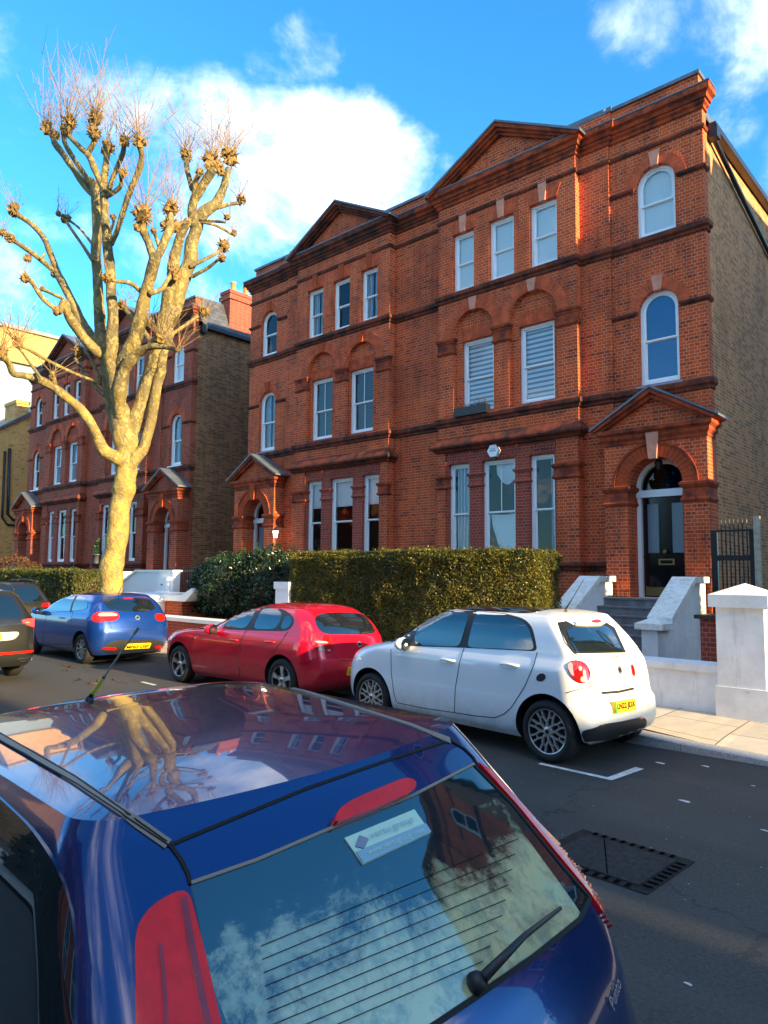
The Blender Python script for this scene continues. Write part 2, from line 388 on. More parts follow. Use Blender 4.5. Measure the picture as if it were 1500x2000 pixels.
def curtain():
    m, t = new_mat('sheer_curtain'); g = geo(t); x, _, z = t.sep(g.outputs['Position'])
    w = t.math('SINE', t.math('ADD', t.math('MULTIPLY', x, 60), t.math('MULTIPLY', t.noise(g.outputs['Position'], 2, 2), 8)))
    t.link(t.mix(t.maprange(w, -1, 1), (.35, .39, .44, 1), (.78, .82, .88, 1)), t.p.inputs['Base Color']); return m
M['curtain'] = curtain()
def asphalt():
    m, t = new_mat('asphalt'); g = geo(t); pos = g.outputs['Position']
    fine = t.math('ADD', t.math('MULTIPLY', t.noise(pos, 110, 3, .8), .55), t.math('MULTIPLY', t.noise(pos, 42, 3, .75), .45)); mid = t.noise(pos, 28, 4, .7); big = t.noise(pos, .45, 5, .6)
    c = t.mix(t.maprange(fine, .36, .68), (.012, .0115, .011, 1), (.095, .089, .081, 1))
    c = t.mix(t.maprange(mid, .66, .75), c, (.17, .165, .155, 1))
    c = t.mix(t.math('MULTIPLY', t.maprange(big, .42, .65), .55), c, (.022, .021, .020, 1))
    vo = t.n.new('ShaderNodeTexVoronoi'); vo.inputs['Scale'].default_value = 7; t.link(pos, vo.inputs['Vector'])
    sp = t.math('LESS_THAN', vo.outputs['Distance'], .045); c = t.mix(t.math('MULTIPLY', sp, .7), c, (.42, .42, .44, 1))
    ve = t.n.new('ShaderNodeTexVoronoi'); ve.feature = 'DISTANCE_TO_EDGE'; ve.inputs['Scale'].default_value = .33
    t.link(t.vmath('ADD', pos, t.vmath('SCALE', t.noise(pos, 1.2, 5, .7, out=1), scale=1.1)), ve.inputs['Vector'])
    cr = t.math('MULTIPLY', t.math('LESS_THAN', ve.outputs['Distance'], .006), t.maprange(t.noise(pos, .6, 3), .45, .6)); c = t.mix(t.math('MULTIPLY', cr, .8), c, (.008, .008, .008, 1))
    lanes = t.noise(t.vmath('MULTIPLY', pos, (.06, 1.1, 1)), 1.0, 4, .6); c = t.mix(t.maprange(lanes, .45, .65, 0, .3), c, (.085, .079, .072, 1))
    t.link(c, t.p.inputs['Base Color']); t.p.inputs['Roughness'].default_value = .82
    bump(t, t.math('ADD', fine, t.math('MULTIPLY', mid, .6)), .9, .006); return m
M['asphalt'] = asphalt()
def slabs():
    m, t = new_mat('paving_slabs'); g = geo(t); pos = g.outputs['Position']; x, y, z = t.sep(pos)
    b = t.n.new('ShaderNodeTexBrick'); b.inputs['Scale'].default_value = 1; t.link(t.comb(y, x, 0.0), b.inputs['Vector'])
    b.inputs['Brick Width'].default_value = .75; b.inputs['Row Height'].default_value = .9; b.inputs['Mortar Size'].default_value = .008
    b.inputs['Color1'].default_value = (.50, .42, .32, 1); b.inputs['Color2'].default_value = (.60, .52, .42, 1); b.inputs['Mortar'].default_value = (.09, .075, .06, 1)
    c = t.mix(t.math('MULTIPLY', t.maprange(t.noise(pos, 4, 6, .7), .45, .75), .4), b.outputs['Color'], (.27, .23, .18, 1))
    c = t.mix(t.math('MULTIPLY', t.maprange(t.noise(pos, 60, 3, .7), .5, .8), .3), c, (.6, .52, .42, 1))
    t.link(c, t.p.inputs['Base Color']); t.p.inputs['Roughness'].default_value = .85; bump(t, b.outputs['Fac'], .5, -.008); return m
M['slabs'] = slabs()
M['granite'] = simple('granite_kerb', (.34, .34, .36), .75, nscale=50, namt=.35, bumpamt=.3)
M['darkgranite'] = simple('worn_kerb', (.15, .12, .10), .8, nscale=30, namt=.4, bumpamt=.3)
M['paint'] = simple('worn_road_paint', (.62, .62, .60), .7, nscale=14, namt=.3)
M['iron'] = simple('cast_iron', (.022, .021, .021), .85, spec=.15, nscale=25, namt=.5, bumpamt=.5)
M['ironpale'] = simple('worn_cast_iron', (.034, .034, .034), .85, spec=.15, nscale=25, namt=.4)
M['soil'] = simple('garden_soil', (.06, .045, .03), .95, nscale=8, namt=.5, bumpamt=.5)
M['stone'] = simple('grey_step_stone', (.20, .195, .20), .8, nscale=5, namt=.4, bumpamt=.3)
M['brass'] = simple('brass', (.26, .18, .07), .5, metal=.6)
M['wood'] = simple('weathered_post', (.38, .33, .25), .8, nscale=9, namt=.3)
M['terracotta'] = simple('terracotta_pot', (.62, .20, .08), .8, nscale=6, namt=.2)
M['reddoor'] = simple('dark_red_door_paint', (.12, .012, .014), .3)
M['frost'] = simple('frosted_glass', (.16, .22, .27), .25)
M['lamp'] = simple('lantern_glass', (.8, .8, .75), .3, emit=(1, .93, .8), estr=3.0)

M['hole'] = simple('dark_slot', (.006, .006, .006), 1.0, spec=0.0)
# ------------------------------------------------------------------ houses
HY = 15.2
class HB(MB):
    """mesh builder in house coordinates: u from the party line outward, d behind the front wall, z up"""
    def __init__(s, H):
        super().__init__(); xp, sg, dz = H['xp'], H['s'], H['dz']
        s.T = lambda v: (xp+sg*v[0], HY+v[1], v[2]+dz); s.flip = sg < 0
def ring(mb, cx, cz, r0, r1, d0, d1, n, a0=0.0, a1=180.0, gap=.012, skip=None):
    for i in range(n):
        b0 = radians(a0+(a1-a0)*i/n)+gap/r1; b1 = radians(a0+(a1-a0)*(i+1)/n)-gap/r1*.0
        mid = (b0+b1)/2
        if skip and abs(mid-pi/2) < skip: continue
        P = [(cx+r0*cos(b0), cz+r0*sin(b0)), (cx+r1*cos(b0), cz+r1*sin(b0)), (cx+r1*cos(b1), cz+r1*sin(b1)), (cx+r0*cos(b1), cz+r0*sin(b1))]
        mb.prism([P[0], P[1], P[2], P[3]], d0, d1)
def flat_arch(mb, u0, u1, z0, z1, d0, d1, n=13, splay=.12, gap=.01):
    w = u1-u0
    for i in range(n):
        if n % 2 and i == n//2 and splay > .05: continue
        a, b = i/n, (i+1)/n
        t = lambda k: (u0-splay)+(w+2*splay)*k
        mb.prism([(u0+w*a+gap, z0), (u0+w*b, z0), (t(b), z1), (t(a)+gap, z1)], d0, d1)
def key(mb, c, z0, z1, w0, w1, d0, d1):
    mb.prism([(c-w0/2, z0), (c+w0/2, z0), (c+w1/2, z1), (c-w1/2, z1)], d0, d1)

def window(H, par, u0, u1, z0, z1, d, arched=False, dress='dark', bars=0, sill=True, open_sash=0.0, panemat='pane'):
    b = .07; zs = z1-(u1-u0)/2 if arched else z1
    zm = z0+(z1-z0)*.5 if not H.get('meet') else H['meet']
    zm = z0+(z1-z0)*.47
    fr = HB(H)
    out = arch_open(u0, u1, z0, zs) if arched else rect(u0, u1, z0, z1)
    inn = arch_open(u0+b, u1-b, z0+b, zs) if arched else rect(u0+b, u1-b, z0+b, z1-b)
    fr.plate(out, [inn], d, d+.14)
    # sashes: the upper one in front
    s = .038; a0, a1 = u0+b, u1-b
    upo = (arch_open(a0, a1, zm, zs, 14) if arched else rect(a0, a1, zm, z1-b))
    upi = (arch_open(a0+s, a1-s, zm+s, zs, 14) if arched else rect(a0+s, a1-s, zm+s, z1-b-s))
    fr.plate(upo, [upi], d+.035, d+.07)
    lz = z0+b
    fr.plate(rect(a0, a1, lz, zm+.03), [rect(a0+s, a1-s, lz+.06, zm-.015)], d+.075, d+.11)
    if bars:
        for k in range(1, bars+1):
            x = a0+(a1-a0)*k/(bars+1)
            fr.box((x-.01, d+.04, zm+s-.005), (x+.01, d+.06, (zs+.3 if arched else z1-b-s+.005)))
            if bars > 1 or dress == 'venetian': fr.box((x-.01, d+.08, lz+.055), (x+.01, d+.10, zm-.01))
    # sash horn and pulley
    fr.box((u0+.012, d-.012, zm-.02), (u0+.035, d, zm+.02))
    w = fr.build('window', M['white'], par)
    g = HB(H)
    g.plate(upi, [], d+.05, d+.056, back=False); g.plate(rect(a0+s, a1-s, lz+.06, zm-.015), [], d+.09, d+.096, back=False)
    g.build('pane', M[panemat], w)
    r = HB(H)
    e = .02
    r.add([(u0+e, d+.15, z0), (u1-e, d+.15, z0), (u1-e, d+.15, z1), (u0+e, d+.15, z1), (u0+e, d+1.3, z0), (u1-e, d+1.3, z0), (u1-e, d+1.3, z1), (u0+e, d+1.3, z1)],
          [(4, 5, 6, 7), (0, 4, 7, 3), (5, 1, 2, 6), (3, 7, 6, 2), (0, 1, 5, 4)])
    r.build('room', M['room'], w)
    if dress != 'dark':
        c = HB(H); dd = d+.112
        if dress in ('blind', 'zebra', 'venetian', 'bluescreen'):
            c.box((u0+b, dd, z0+b-.02), (u1-b, dd+.01, z1-b if not arched else z1-b))
            c.build('blind', M[dress], w)
        elif dress == 'halfblind':
            c.box((u0+b, dd, z0+(z1-z0)*.66), (u1-b, dd+.01, z1-b)); c.build('blind', M['blind'], w)
        elif dress == 'lowblind':
            c.box((u0+b, dd, z0+b), (u1-b, dd+.01, zs+.1)); c.build('blind', M['blind'], w)
        elif dress in ('curtain', 'sidecurtain', 'rcurtain'):
            if dress == 'curtain': spans = [(0, .42), (.6, 1)]
            elif dress == 'sidecurtain': spans = [(.12, .85)]
            else: spans = [(.72, 1)]
            for p, q in spans:
                xa = u0+b+(u1-u0-2*b)*p; xb = u0+b+(u1-u0-2*b)*q; n = 22; vs = []; fs = []
                if H['s'] < 0 and dress != 'curtain': xa, xb = u0+u1-xb, u0+u1-xa
                for i in range(n+1):
                    x = xa+(xb-xa)*i/n; y = dd+.03+.022*sin(i*1.9)
                    vs += [(x, y, z0+.03), (x+.02*sin(i), y, z1-b)]
                for i in range(n): fs.append((2*i, 2*i+2, 2*i+3, 2*i+1))
                c.add(vs, fs)
            c.build('curtain', M['curtain'], w)
        elif dress == 'drape':     # swags of cloth pinned in the middle window
            n = 16
            for (za, zb, wmax) in ((zm-.03, z0+.12, 1.0),):
                vs = []; fs = []
                for i in range(n+1):
                    t = i/n; z = za+(zb-za)*t
                    xl = u0+b+(u1-u0-2*b)*(.06+.40*t**1.6); xr = u1-b-.02
                    vs += [(xl, dd+.02+.01*sin(i*.9), z), ((xl+xr)/2, dd+.05, z-.02), (xr, dd+.02, z)]
                for i in range(n):
                    fs += [(3*i, 3*i+1, 3*i+4, 3*i+3), (3*i+1, 3*i+2, 3*i+5, 3*i+4)]
                c.add(vs, fs)
            vs = []; fs = []
            for i in range(n+1):
                t = i/n; x = u0+b+(u1-u0-2*b)*(.25+.75*t); z = z1-b; zb = z1-.2-.42*sin(pi*min(1, t*.8+.1))
                vs += [(x, dd+.02, z), (x, dd+.05, zb)]
            for i in range(n): fs.append((2*i, 2*i+2, 2*i+3, 2*i+1))
            c.add(vs, fs); c.build('curtain', M['blind'], w)
    if sill:
        q = HB(H); q.prism([(0, 0), (0, .05), (.16, .075), (.16, 0)], 0, 1)
        q.v = []; q.f = []; q.m = []
        xa, xb = u0-.07, u1+.07
        q.add([(xa, d-.15, z0-.085), (xb, d-.15, z0-.085), (xb, d+.06, z0-.085), (xa, d+.06, z0-.085), (xa, d-.15, z0-.045), (xb, d-.15, z0-.045), (xb, d+.06, z0-.0), (xa, d+.06, z0-.0)],
              [(0, 3, 2, 1), (4, 5, 6, 7), (0, 1, 5, 4), (1, 2, 6, 5), (2, 3, 7, 6), (3, 0, 4, 7)])
        q.build('sill', M[H.get('sillmat', 'sill')], w)
    return w

def house(name, label, xp, s, dz, cfg):
    H = dict(xp=xp, s=s, dz=dz); H.update(cfg)
    RB, ST = cfg.get('brick', 'red'), cfg.get('side', 'stock')
    root = empty(name, (xp+s*3.9, HY, 0), label, 'house', 'red brick semi-detached houses')
    bay = -.25
    # ---- front wall in its four planes
    w = HB(H)
    w.plate(rect(0, .90, -.3, 12.4), [], 0, .35)
    holes = [rect(1.38, 2.07, 9.47, 11.06), rect(2.54, 3.29, 9.47, 11.06), rect(3.74, 4.49, 9.47, 11.06),
             arch_open(1.40, 2.67, 6.07, 8.225, 20), arch_open(3.12, 4.45, 6.07, 8.225, 20)]
    w.plate(rect(.90, 4.98, 5.3, 12.4), holes, bay, .1)
    w.plate(rect(4.98, 5.72, -.3, 12.4), [], -.06, .35)
    w.plate(rect(5.72, 7.81, -.3, 12.4), [arch_open(6.34, 7.20, 9.46, 10.63, 16), arch_open(6.34, 7.20, 6.10, 7.76, 16), arch_open(6.16, 7.39, 1.3, 3.83, 16)], 0, .22)
    # ground floor of the bay: pilasters red, middle plum brick
    w.plate(rect(.90, 1.17, -.3, 5.3), [], bay-.04, .1); w.plate(rect(4.42, 4.98, -.3, 5.3), [], bay-.04, .1)
    w.plate(rect(1.17, 4.42, -.3, 2.08), [], bay, .1)
    # recessed panels with the tympana of the first floor arches
    for (a, b, c, e) in ((1.40, 2.67, 1.62, 2.60), (3.12, 4.45, 3.36, 4.33)):
        w.plate(rect(a-.05, b+.05, 6.0, 8.95), [rect(c, e, 6.13, 8.08)], bay+.11, bay+.3)
    w.build('wall', M[RB], root)
    p = HB(H); p.plate(rect(1.17, 4.42, 2.08, 5.3), [rect(1.25, 1.91, 2.3, 4.80), rect(2.31, 3.28, 2.3, 4.80), rect(3.68, 4.35, 2.3, 4.80)], bay, .1)
    p.build('bay_wall', M['plum'], root)
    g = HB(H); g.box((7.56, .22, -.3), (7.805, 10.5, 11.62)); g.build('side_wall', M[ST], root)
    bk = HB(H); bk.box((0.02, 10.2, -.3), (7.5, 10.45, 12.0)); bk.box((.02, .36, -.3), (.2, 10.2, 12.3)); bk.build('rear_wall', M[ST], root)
    # ---- string courses, cornice
    path = [(0, 0), (.90, 0), (.90, bay), (4.98, bay), (4.98, -.06), (5.72, -.06), (5.72, 0), (7.81, 0), (7.81, .22)]
    for z, prof in ((9.25, [(0, -.05), (.035, -.03), (.035, .03), (.085, .07), (.085, .16), (0, .22)]), (5.85, [(0, -.05), (.035, -.03), (.035, .03), (.085, .07), (.085, .16), (0, .22)])):
        q = HB(H); q.sweep(path, [(o, z+h) for o, h in prof]); q.build('string_course', M['trimdark'], root)
    q = HB(H); q.sweep(path, [(0, 11.46), (.03, 11.47), (.05, 11.52), (.03, 11.57), (0, 11.58)]); q.build('string_course', M['trimdark'], root)
    q = HB(H); q.sweep(path, [(0, 11.90), (.04, 11.91), (.04, 11.98), (.09, 12.02), (.09, 12.07), (.13, 12.08), (.15, 12.16), (.22, 12.20), (.22, 12.33), (.0, 12.37)])
    q.build('cornice', M['trimdark' if cfg.get('sooty') else 'trim'], root)
    q = HB(H); q.sweep(path, [(.225, 12.33), (.235, 12.335), (.235, 12.365), (.0, 12.40)], caps=False); q.build('cornice_flashing', M['lead'], root)
    # ---- pediment over the bay
    ua, ub, uc = .66, 5.24, 2.95; zt, za = 12.26, 13.47
    q = HB(H)
    q.prism([(1.0, 12.3), (4.9, 12.3), (uc, 13.28)], bay-.04, 1.2)
    q.build('pediment', M[RB], root)
    ped = q = HB(H)
    for k, (o, th, dd) in enumerate(((0, .10, -.30), (.10, .07, -.22), (.17, .07, -.15))):
        for e in (ua, ub):
            sx = 1 if e == ua else -1
            L = sqrt((uc-e)**2+(za-zt)**2); nx, nz = (za-zt)/L*sx, -abs(uc-e)/L
            a0 = (e, zt-o*1.0); 
            P = [(e+sx*o*.9, zt-o*.35), (uc, za-o*1.13), (uc, za-(o+th)*1.13), (e+sx*(o+th)*.9, zt-(o+th)*.35)]
            if sx < 0: P.reverse()
            q.prism(P[::-1], bay+dd, bay+.05)
    q.build('raking_cornice', M['trimdark' if cfg.get('sooty') else 'trim'], root)
    q = HB(H)
    for e in (ua, ub):
        sx = 1 if e == ua else -1
        P = [(e-sx*.04, zt-.02), (e-sx*.04, zt+.045), (uc, za+.055), (uc, za+.003)]
        if sx < 0: P.reverse()
        q.prism(P, bay-.33, 2.2)
    q.build('gable_capping', M['lead'], root)
    # ---- parapet, roof, gutter, chimney
    q = HB(H); q.plate(rect(0, 4.9, 12.37, 12.78), [], .10, .36); q.plate(rect(4.9, 5.74, 12.37, 12.78), [], .05, .36); q.plate(rect(5.74, 7.72, 12.37, 12.78), [], .10, .36)
    pr = q.build('parapet', M[RB], root)
    q = HB(H); q.box((-.0, .04, 12.783), (7.76, .42, 12.86)); q.box((5.66, .02, 12.788), (5.78, .43, 12.90)); q.build('coping', M['lead'], pr)
    q = HB(H)
    V = [(0, .40, 12.4), (7.45, .40, 12.4), (7.86, .40, 11.72), (7.86, 10.6, 11.72), (0, 10.6, 11.9), (0, .60, 13.05), (7.30, .60, 13.05), (7.30, 10.0, 13.30), (0, 10.0, 13.3), (7.86, .42, 11.60), (7.86, 10.6, 11.60)]
    q.add(V, [(0, 1, 6, 5), (5, 6, 7, 8), (2, 3, 7, 6), (1, 2, 6), (8, 7, 3, 4), (2, 9, 10, 3)])
    roof = q.build('roof', M['slate'], root)
    if cfg.get('pinkkeys'): q = HB(H); q.box((3.5, 1.2, 12.9), (5.05, 4.0, 13.62)); q.box((3.45, 1.12, 13.62), (5.10, 4.05, 13.70)); q.build('dormer', M['lead'], roof)
    cu, cdp = (0, 0) if cfg.get('far') else (-5.5, 5.0)
    q = HB(H); T0 = q.T; q.T = lambda v: T0((v[0]+cu, v[1]+cdp, v[2])); q.box((7.15, 1.7, 11.7), (7.78, 4.4, 13.45)); q.box((7.08, 1.63, 13.2), (7.85, 4.47, 13.38)); q.box((7.11, 1.66, 13.45), (7.82, 4.44, 13.6))
    ch = q.build('chimney', M['plum' if cfg.get('far') else RB], roof)
    q = HB(H); q.T = lambda v: T0((v[0]+cu, v[1]+cdp, v[2]))
    for k in range(4):
        q = HB(H); q.T = lambda v: T0((v[0]+cu, v[1]+cdp, v[2])); q.lathe([(.12, 13.6), (.13, 13.65), (.105, 13.7), (.10, 14.0), (.125, 14.03), (.125, 14.08), (.08, 14.08), (.08, 13.9)], (7.47, 2.05+k*.66, 0), 12)
        q.build('chimney_pot', M['terracotta'], roof, smooth=True)
    q = HB(H); q.box((7.83, .30, 11.56), (7.99, 10.6, 11.70)); q.box((7.80, .27, 11.35), (8.02, .50, 11.62)); q.build('gutter', M['black'], root)
    q = HB(H); (q.tube([(7.90, .42, 11.45), (7.90, .6, 11.35), (7.88, 5.1, 10.3)], .055, 8) if not (cfg.get('far') or s < 0) else None); q.tube([(7.89, 5.2, 11.6), (7.89, 5.2, 0)], .055, 8)
    q.build('downpipe', M['black'], root, smooth=True)
    # ---- gauged arches and keystones, each its own part
    def arch_part(cx, cz, r0, r1, d, n, kz0=None, kz1=None, kw0=.155, kw1=.24, jo=.004):
        v = HB(H); ring(v, cx, cz, r0, r1, d-.012, d+.10, n); a_ = v.build('brick_arch', M['voussoir'], root)
        j = HB(H); j.plate(arc(cx, cz, r1-.005, 0, 180, 24)+arc(cx, cz, r0+.002, 180, 0, 24), [], d-jo, d+.05, back=False); j.build('joints', M['joint'], a_)
        k = HB(H); key(k, cx, kz0, kz1, kw0, kw1, d-.045, d+.10); k.build('keystone', M['keystone' if cfg.get('pinkkeys') else 'rubbed'], root)
    for zs in (7.76, 10.63): arch_part(6.77, zs, .432, .68, 0, 19, zs+.40, zs+.74)
    for (a, b) in ((1.40, 2.67), (3.12, 4.45)):
        c, r = (a+b)/2, (b-a)/2; arch_part(c, 8.235, r+.002, r+.30, bay, 25, 8.235+r-.03, 9.18, .15, .26)
    for (c, e) in ((1.62, 2.60), (3.36, 4.33)):
        v = HB(H); flat_arch(v, c, e, 8.082, 8.40, bay+.10, bay+.2, 14, .04); v.build('flat_arch', M['voussoir'], root)
    for (a, b) in ((1.38, 2.07), (2.54, 3.29), (3.74, 4.49)):
        v = HB(H); flat_arch(v, a, b, 11.062, 11.42, bay-.012, bay+.1, 11, .14); fa = v.build('flat_arch', M['voussoir'], root)
        j = HB(H); j.plate([(a+.01, 11.065), (b-.01, 11.065), (b+.13, 11.41), (a-.13, 11.41)], [], bay-.004, bay+.03, back=False); j.build('joints', M['joint'], fa)
        k = HB(H); key(k, (a+b)/2, 11.05, 11.55, .16, .24, bay-.045, bay+.1); k.build('keystone', M['keystone' if cfg.get('pinkkeys') else 'rubbed'], root)
    for (a, b) in ((1.25, 1.91), (2.31, 3.28), (3.68, 4.35)):
        v = HB(H); flat_arch(v, a, b, 4.803, 5.12, bay-.012, bay+.1, 12 if b-a > .8 else 8, .05, .014); v.build('flat_arch', M['plum'], root)
    # ---- imposts and capitals
    for z in (7.70, 10.58):
        for (a, b) in ((5.72, 6.25), (7.29, 7.81)):
            im = HB(H); im.sweep([(a, .05), (a, 0), (b, 0), (b, .1)] if a < 6 else [(a, .1), (a, 0), (b, 0), (b, .22)], [(0, z-.02), (.03, z), (.055, z+.03), (.055, z+.08), (0, z+.10)])
            im.build('impost_band', M['trimdark'], root)
    for (a, b) in ((.90, 1.40), (2.67, 3.12), (4.45, 4.98)):
        pth = [(a, bay+.1), (a, bay), (b, bay), (b, bay+.12)]; cp = HB(H)
        cp.sweep(pth, [(0, 7.78), (.03, 7.79), (.045, 7.83), (.02, 7.87), (.015, 8.06), (.03, 8.08), (.03, 8.12), (.06, 8.15), (.06, 8.20), (0, 8.235)]); cp.build('pilaster_capital', M['trim'], root)
    for (a, b, o) in ((.90, 1.23, .04), (4.37, 4.98, .04), (1.93, 2.29, 0), (3.30, 3.66, 0)):
        pth = [(a, bay+.1), (a, bay-o), (b, bay-o), (b, bay+.15)]; cp = HB(H)
        cp.sweep(pth, [(0, 4.15), (.03, 4.16), (.05, 4.20), (.02, 4.25), (.015, 4.40), (.03, 4.42), (.06, 4.46), (.06, 4.50), (0, 4.53)]); cp.build('pilaster_capital', M['trim' if o else 'plum'], root)
    # ---- bay ledge and plinth ledge
    q = HB(H)
    q.sweep([(.90, .0), (.90, bay-.04), (4.98, bay-.04), (4.98, .0)], [(0, 5.10), (.05, 5.13), (.08, 5.18), (.16, 5.22), (.17, 5.27), (.14, 5.33), (.0, 5.50)])
    q.build('bay_ledge', M['trimdark'], root)
    q = HB(H); q.sweep([(.2, 0), (.90, 0), (.90, bay-.04), (4.98, bay-.04), (4.98, -.06), (5.66, -.06)], [(0, 2.02), (.05, 2.04), (.05, 2.10), (.11, 2.14), (.11, 2.20), (0, 2.23)]); q.build('plinth_course', M['trimdark'], root)
    # ---- windows
    dA = cfg['dress']
    for k, (a, b) in enumerate(((1.38, 2.07), (2.54, 3.29), (3.74, 4.49))): window(H, root, a, b, 9.47, 11.06, bay+.11, dress=dA['top'][k], sill=True)
    for k, (a, b) in enumerate(((1.62, 2.60), (3.36, 4.33))): window(H, root, a, b, 6.13, 8.08, bay+.20, dress=dA['mid'][k], bars=1 if dA['mid'][k] == 'venetian' else 0)
    for k, (a, b) in enumerate(((1.25, 1.91), (2.31, 3.28), (3.68, 4.35))): window(H, root, a, b, 2.30, 4.80, bay+.10, dress=dA['low'][k], bars=1 if (k == 1 and dA['low'][k] == 'drape') else 0, sill=False)
    window(H, root, 6.34, 7.20, 9.48, 11.06, .10, True, dA['arch'][1]); window(H, root, 6.34, 7.20, 6.12, 8.19, .10, True, dA['arch'][0], panemat=dA.get('archpane', 'pane'))
    # ---- porch
    fp = -.48
    q = HB(H); q.plate(rect(5.70, 7.86, -.3, 4.95), [arch_open(6.20, 7.36, 1.3, 3.84, 20)], fp, .0)
    q.plate([(5.62, 5.05), (7.94, 5.05), (6.78, 5.72)], [], fp+.03, .0)
    po = q.build('porch', M[RB], root)
    q = HB(H); ring(q, 6.78, 3.84, .582, .86, fp-.014, fp+.12, 23); q.build('arch_bricks', M['rubbed'], po)
    q = HB(H); q.plate(arc(6.78, 3.84, .90, 0, 180, 24)+arc(6.78, 3.84, .855, 180, 0, 24), [], fp-.045, fp+.02); q.build('hood_mould', M['trim'], po)
    q = HB(H); key(q, 6.78, 4.37, 4.93, .17, .27, fp-.08, fp+.05); q.build('keystone', M['keystone' if cfg.get('pinkkeys') else 'rubbed'], po)
    q = HB(H)
    for (a, b) in ((5.70, 6.20), (7.36, 7.86)):
        q.sweep([(a, .0), (a, fp), (b, fp), (b, .0)], [(0, 3.42), (.03, 3.43), (.05, 3.47), (.02, 3.52), (.0, 3.70), (.03, 3.73), (.06, 3.78), (.06, 3.83), (0, 3.86)])
    q.sweep([(5.70, 0), (5.70, fp), (7.86, fp), (7.86, 0)], [(0, 4.72), (.02, 4.74), (.02, 4.80), (.07, 4.86), (.07, 4.93), (.14, 4.98), (.14, 5.06), (0, 5.09)])
    for sx, e in ((1, 5.45), (-1, 8.11)):
        for o, th, dd in ((0, .09, -.15), (.09, .09, -.08)):
            P = [(e+sx*o, 5.08-o*.2), (6.78, 5.87-o*1.15), (6.78, 5.87-(o+th)*1.15), (e+sx*(o+th), 5.08-(o+th)*.2)]
            if sx < 0: P.reverse()
            q.prism(P[::-1], fp+dd, 0)
    q.build('entablature', M['trim'], po)
    q = HB(H)
    for sx, e in ((1, 5.42), (-1, 8.14)):
        P = [(e, 5.085), (e, 5.13), (6.78, 5.925), (6.78, 5.872)]
        if sx < 0: P.reverse()
        q.prism(P, fp-.18, -.01)
    q.build('porch_roof', M['lead'], po)
    # ---- door
    dd = cfg.get('doord', .0)
    q = HB(H)
    q.plate(arch_open(6.20, 7.36, 1.46, 3.84, 20), [rect(6.29, 7.27, 1.47, 3.62), arch_open(6.29, 7.27, 3.78, 3.84, 18)], dd, dd+.12)
    q.box((6.2, dd-.03, 3.62), (7.36, dd+.02, 3.74)); fr = q.build('door_frame', M['white'], root)
    q = HB(H); q.plate(arch_open(6.29, 7.27, 3.78, 3.84, 18), [], dd+.05, dd+.06, back=False); q.build('fanlight', M['pane'], fr)
    q = HB(H); q.plate(rect(6.29, 7.27, 1.47, 3.62), [], dd+.09, dd+.14)
    q2 = 6.78
    for (a, b, z0, z1) in ((6.40, 6.64, 2.42, 3.48), (6.92, 7.16, 2.42, 3.48), (6.40, 6.72, 1.72, 2.10), (6.84, 7.16, 1.72, 2.10)):
        q.plate(rect(a-.03, b+.03, z0-.03, z1+.03), [rect(a, b, z0, z1)], dd+.07, dd+.09, back=False)
    q.box((6.29, dd+.075, 2.32), (7.27, dd+.09, 2.36)); q.box((6.36, dd+.08, 3.54), (7.20, dd+.09, 3.57))
    dr = q.build('door', M[cfg.get('door', 'blackgloss')], root)
    q = HB(H); q.box((6.40, dd+.085, 2.42), (6.64, dd+.088, 3.48)); q.box((6.92, dd+.085, 2.42), (7.16, dd+.088, 3.48)); q.build('door_pane', M['frost'], dr)
    q = HB(H); q.blob((6.78, dd+.02, 2.44), .05, 2, 0); q.build('door_knob', M['brass'], dr, smooth=True)
    q = HB(H); q.plate(rect(6.62, 6.96, 2.16, 2.29), [rect(6.66, 6.92, 2.19, 2.26)], dd+.06, dd+.09); q.build('letterbox', M['brass'], dr)
    q = HB(H); q.box((6.33, dd+.08, 1.50), (7.23, dd+.09, 1.70)); q.build('kick_plate', M['brass'], dr)
    q = HB(H); q.box((5.75, fp+.02, 1.2), (7.8, .3, 1.462)); q.build('threshold', M['stone'], root)
    return root, H
# ------------------------------------------------------------------ ground
def sheet(name, pts, z, mat, kind='structure', label=None):
    b = MB(); b.add([(x, y, z) for x, y in pts], [tuple(range(len(pts)))]); o = b.build(name, mat); o['kind'] = kind
    if label: o['label'] = label
    return o
KY = 8.15      # kerb line
sheet('ground', [(-400, -400), (400, -400), (400, 400), (-400, 400)], -.03, M['soil'])
rd = MB(); rd.add([(-160, -4.2, 0), (90, -4.2, 0), (90, KY-.0, 0), (-160, KY-.0, 0)], [(0, 1, 2, 3)]); o = rd.build('road', M['asphalt']); o['kind'] = 'structure'
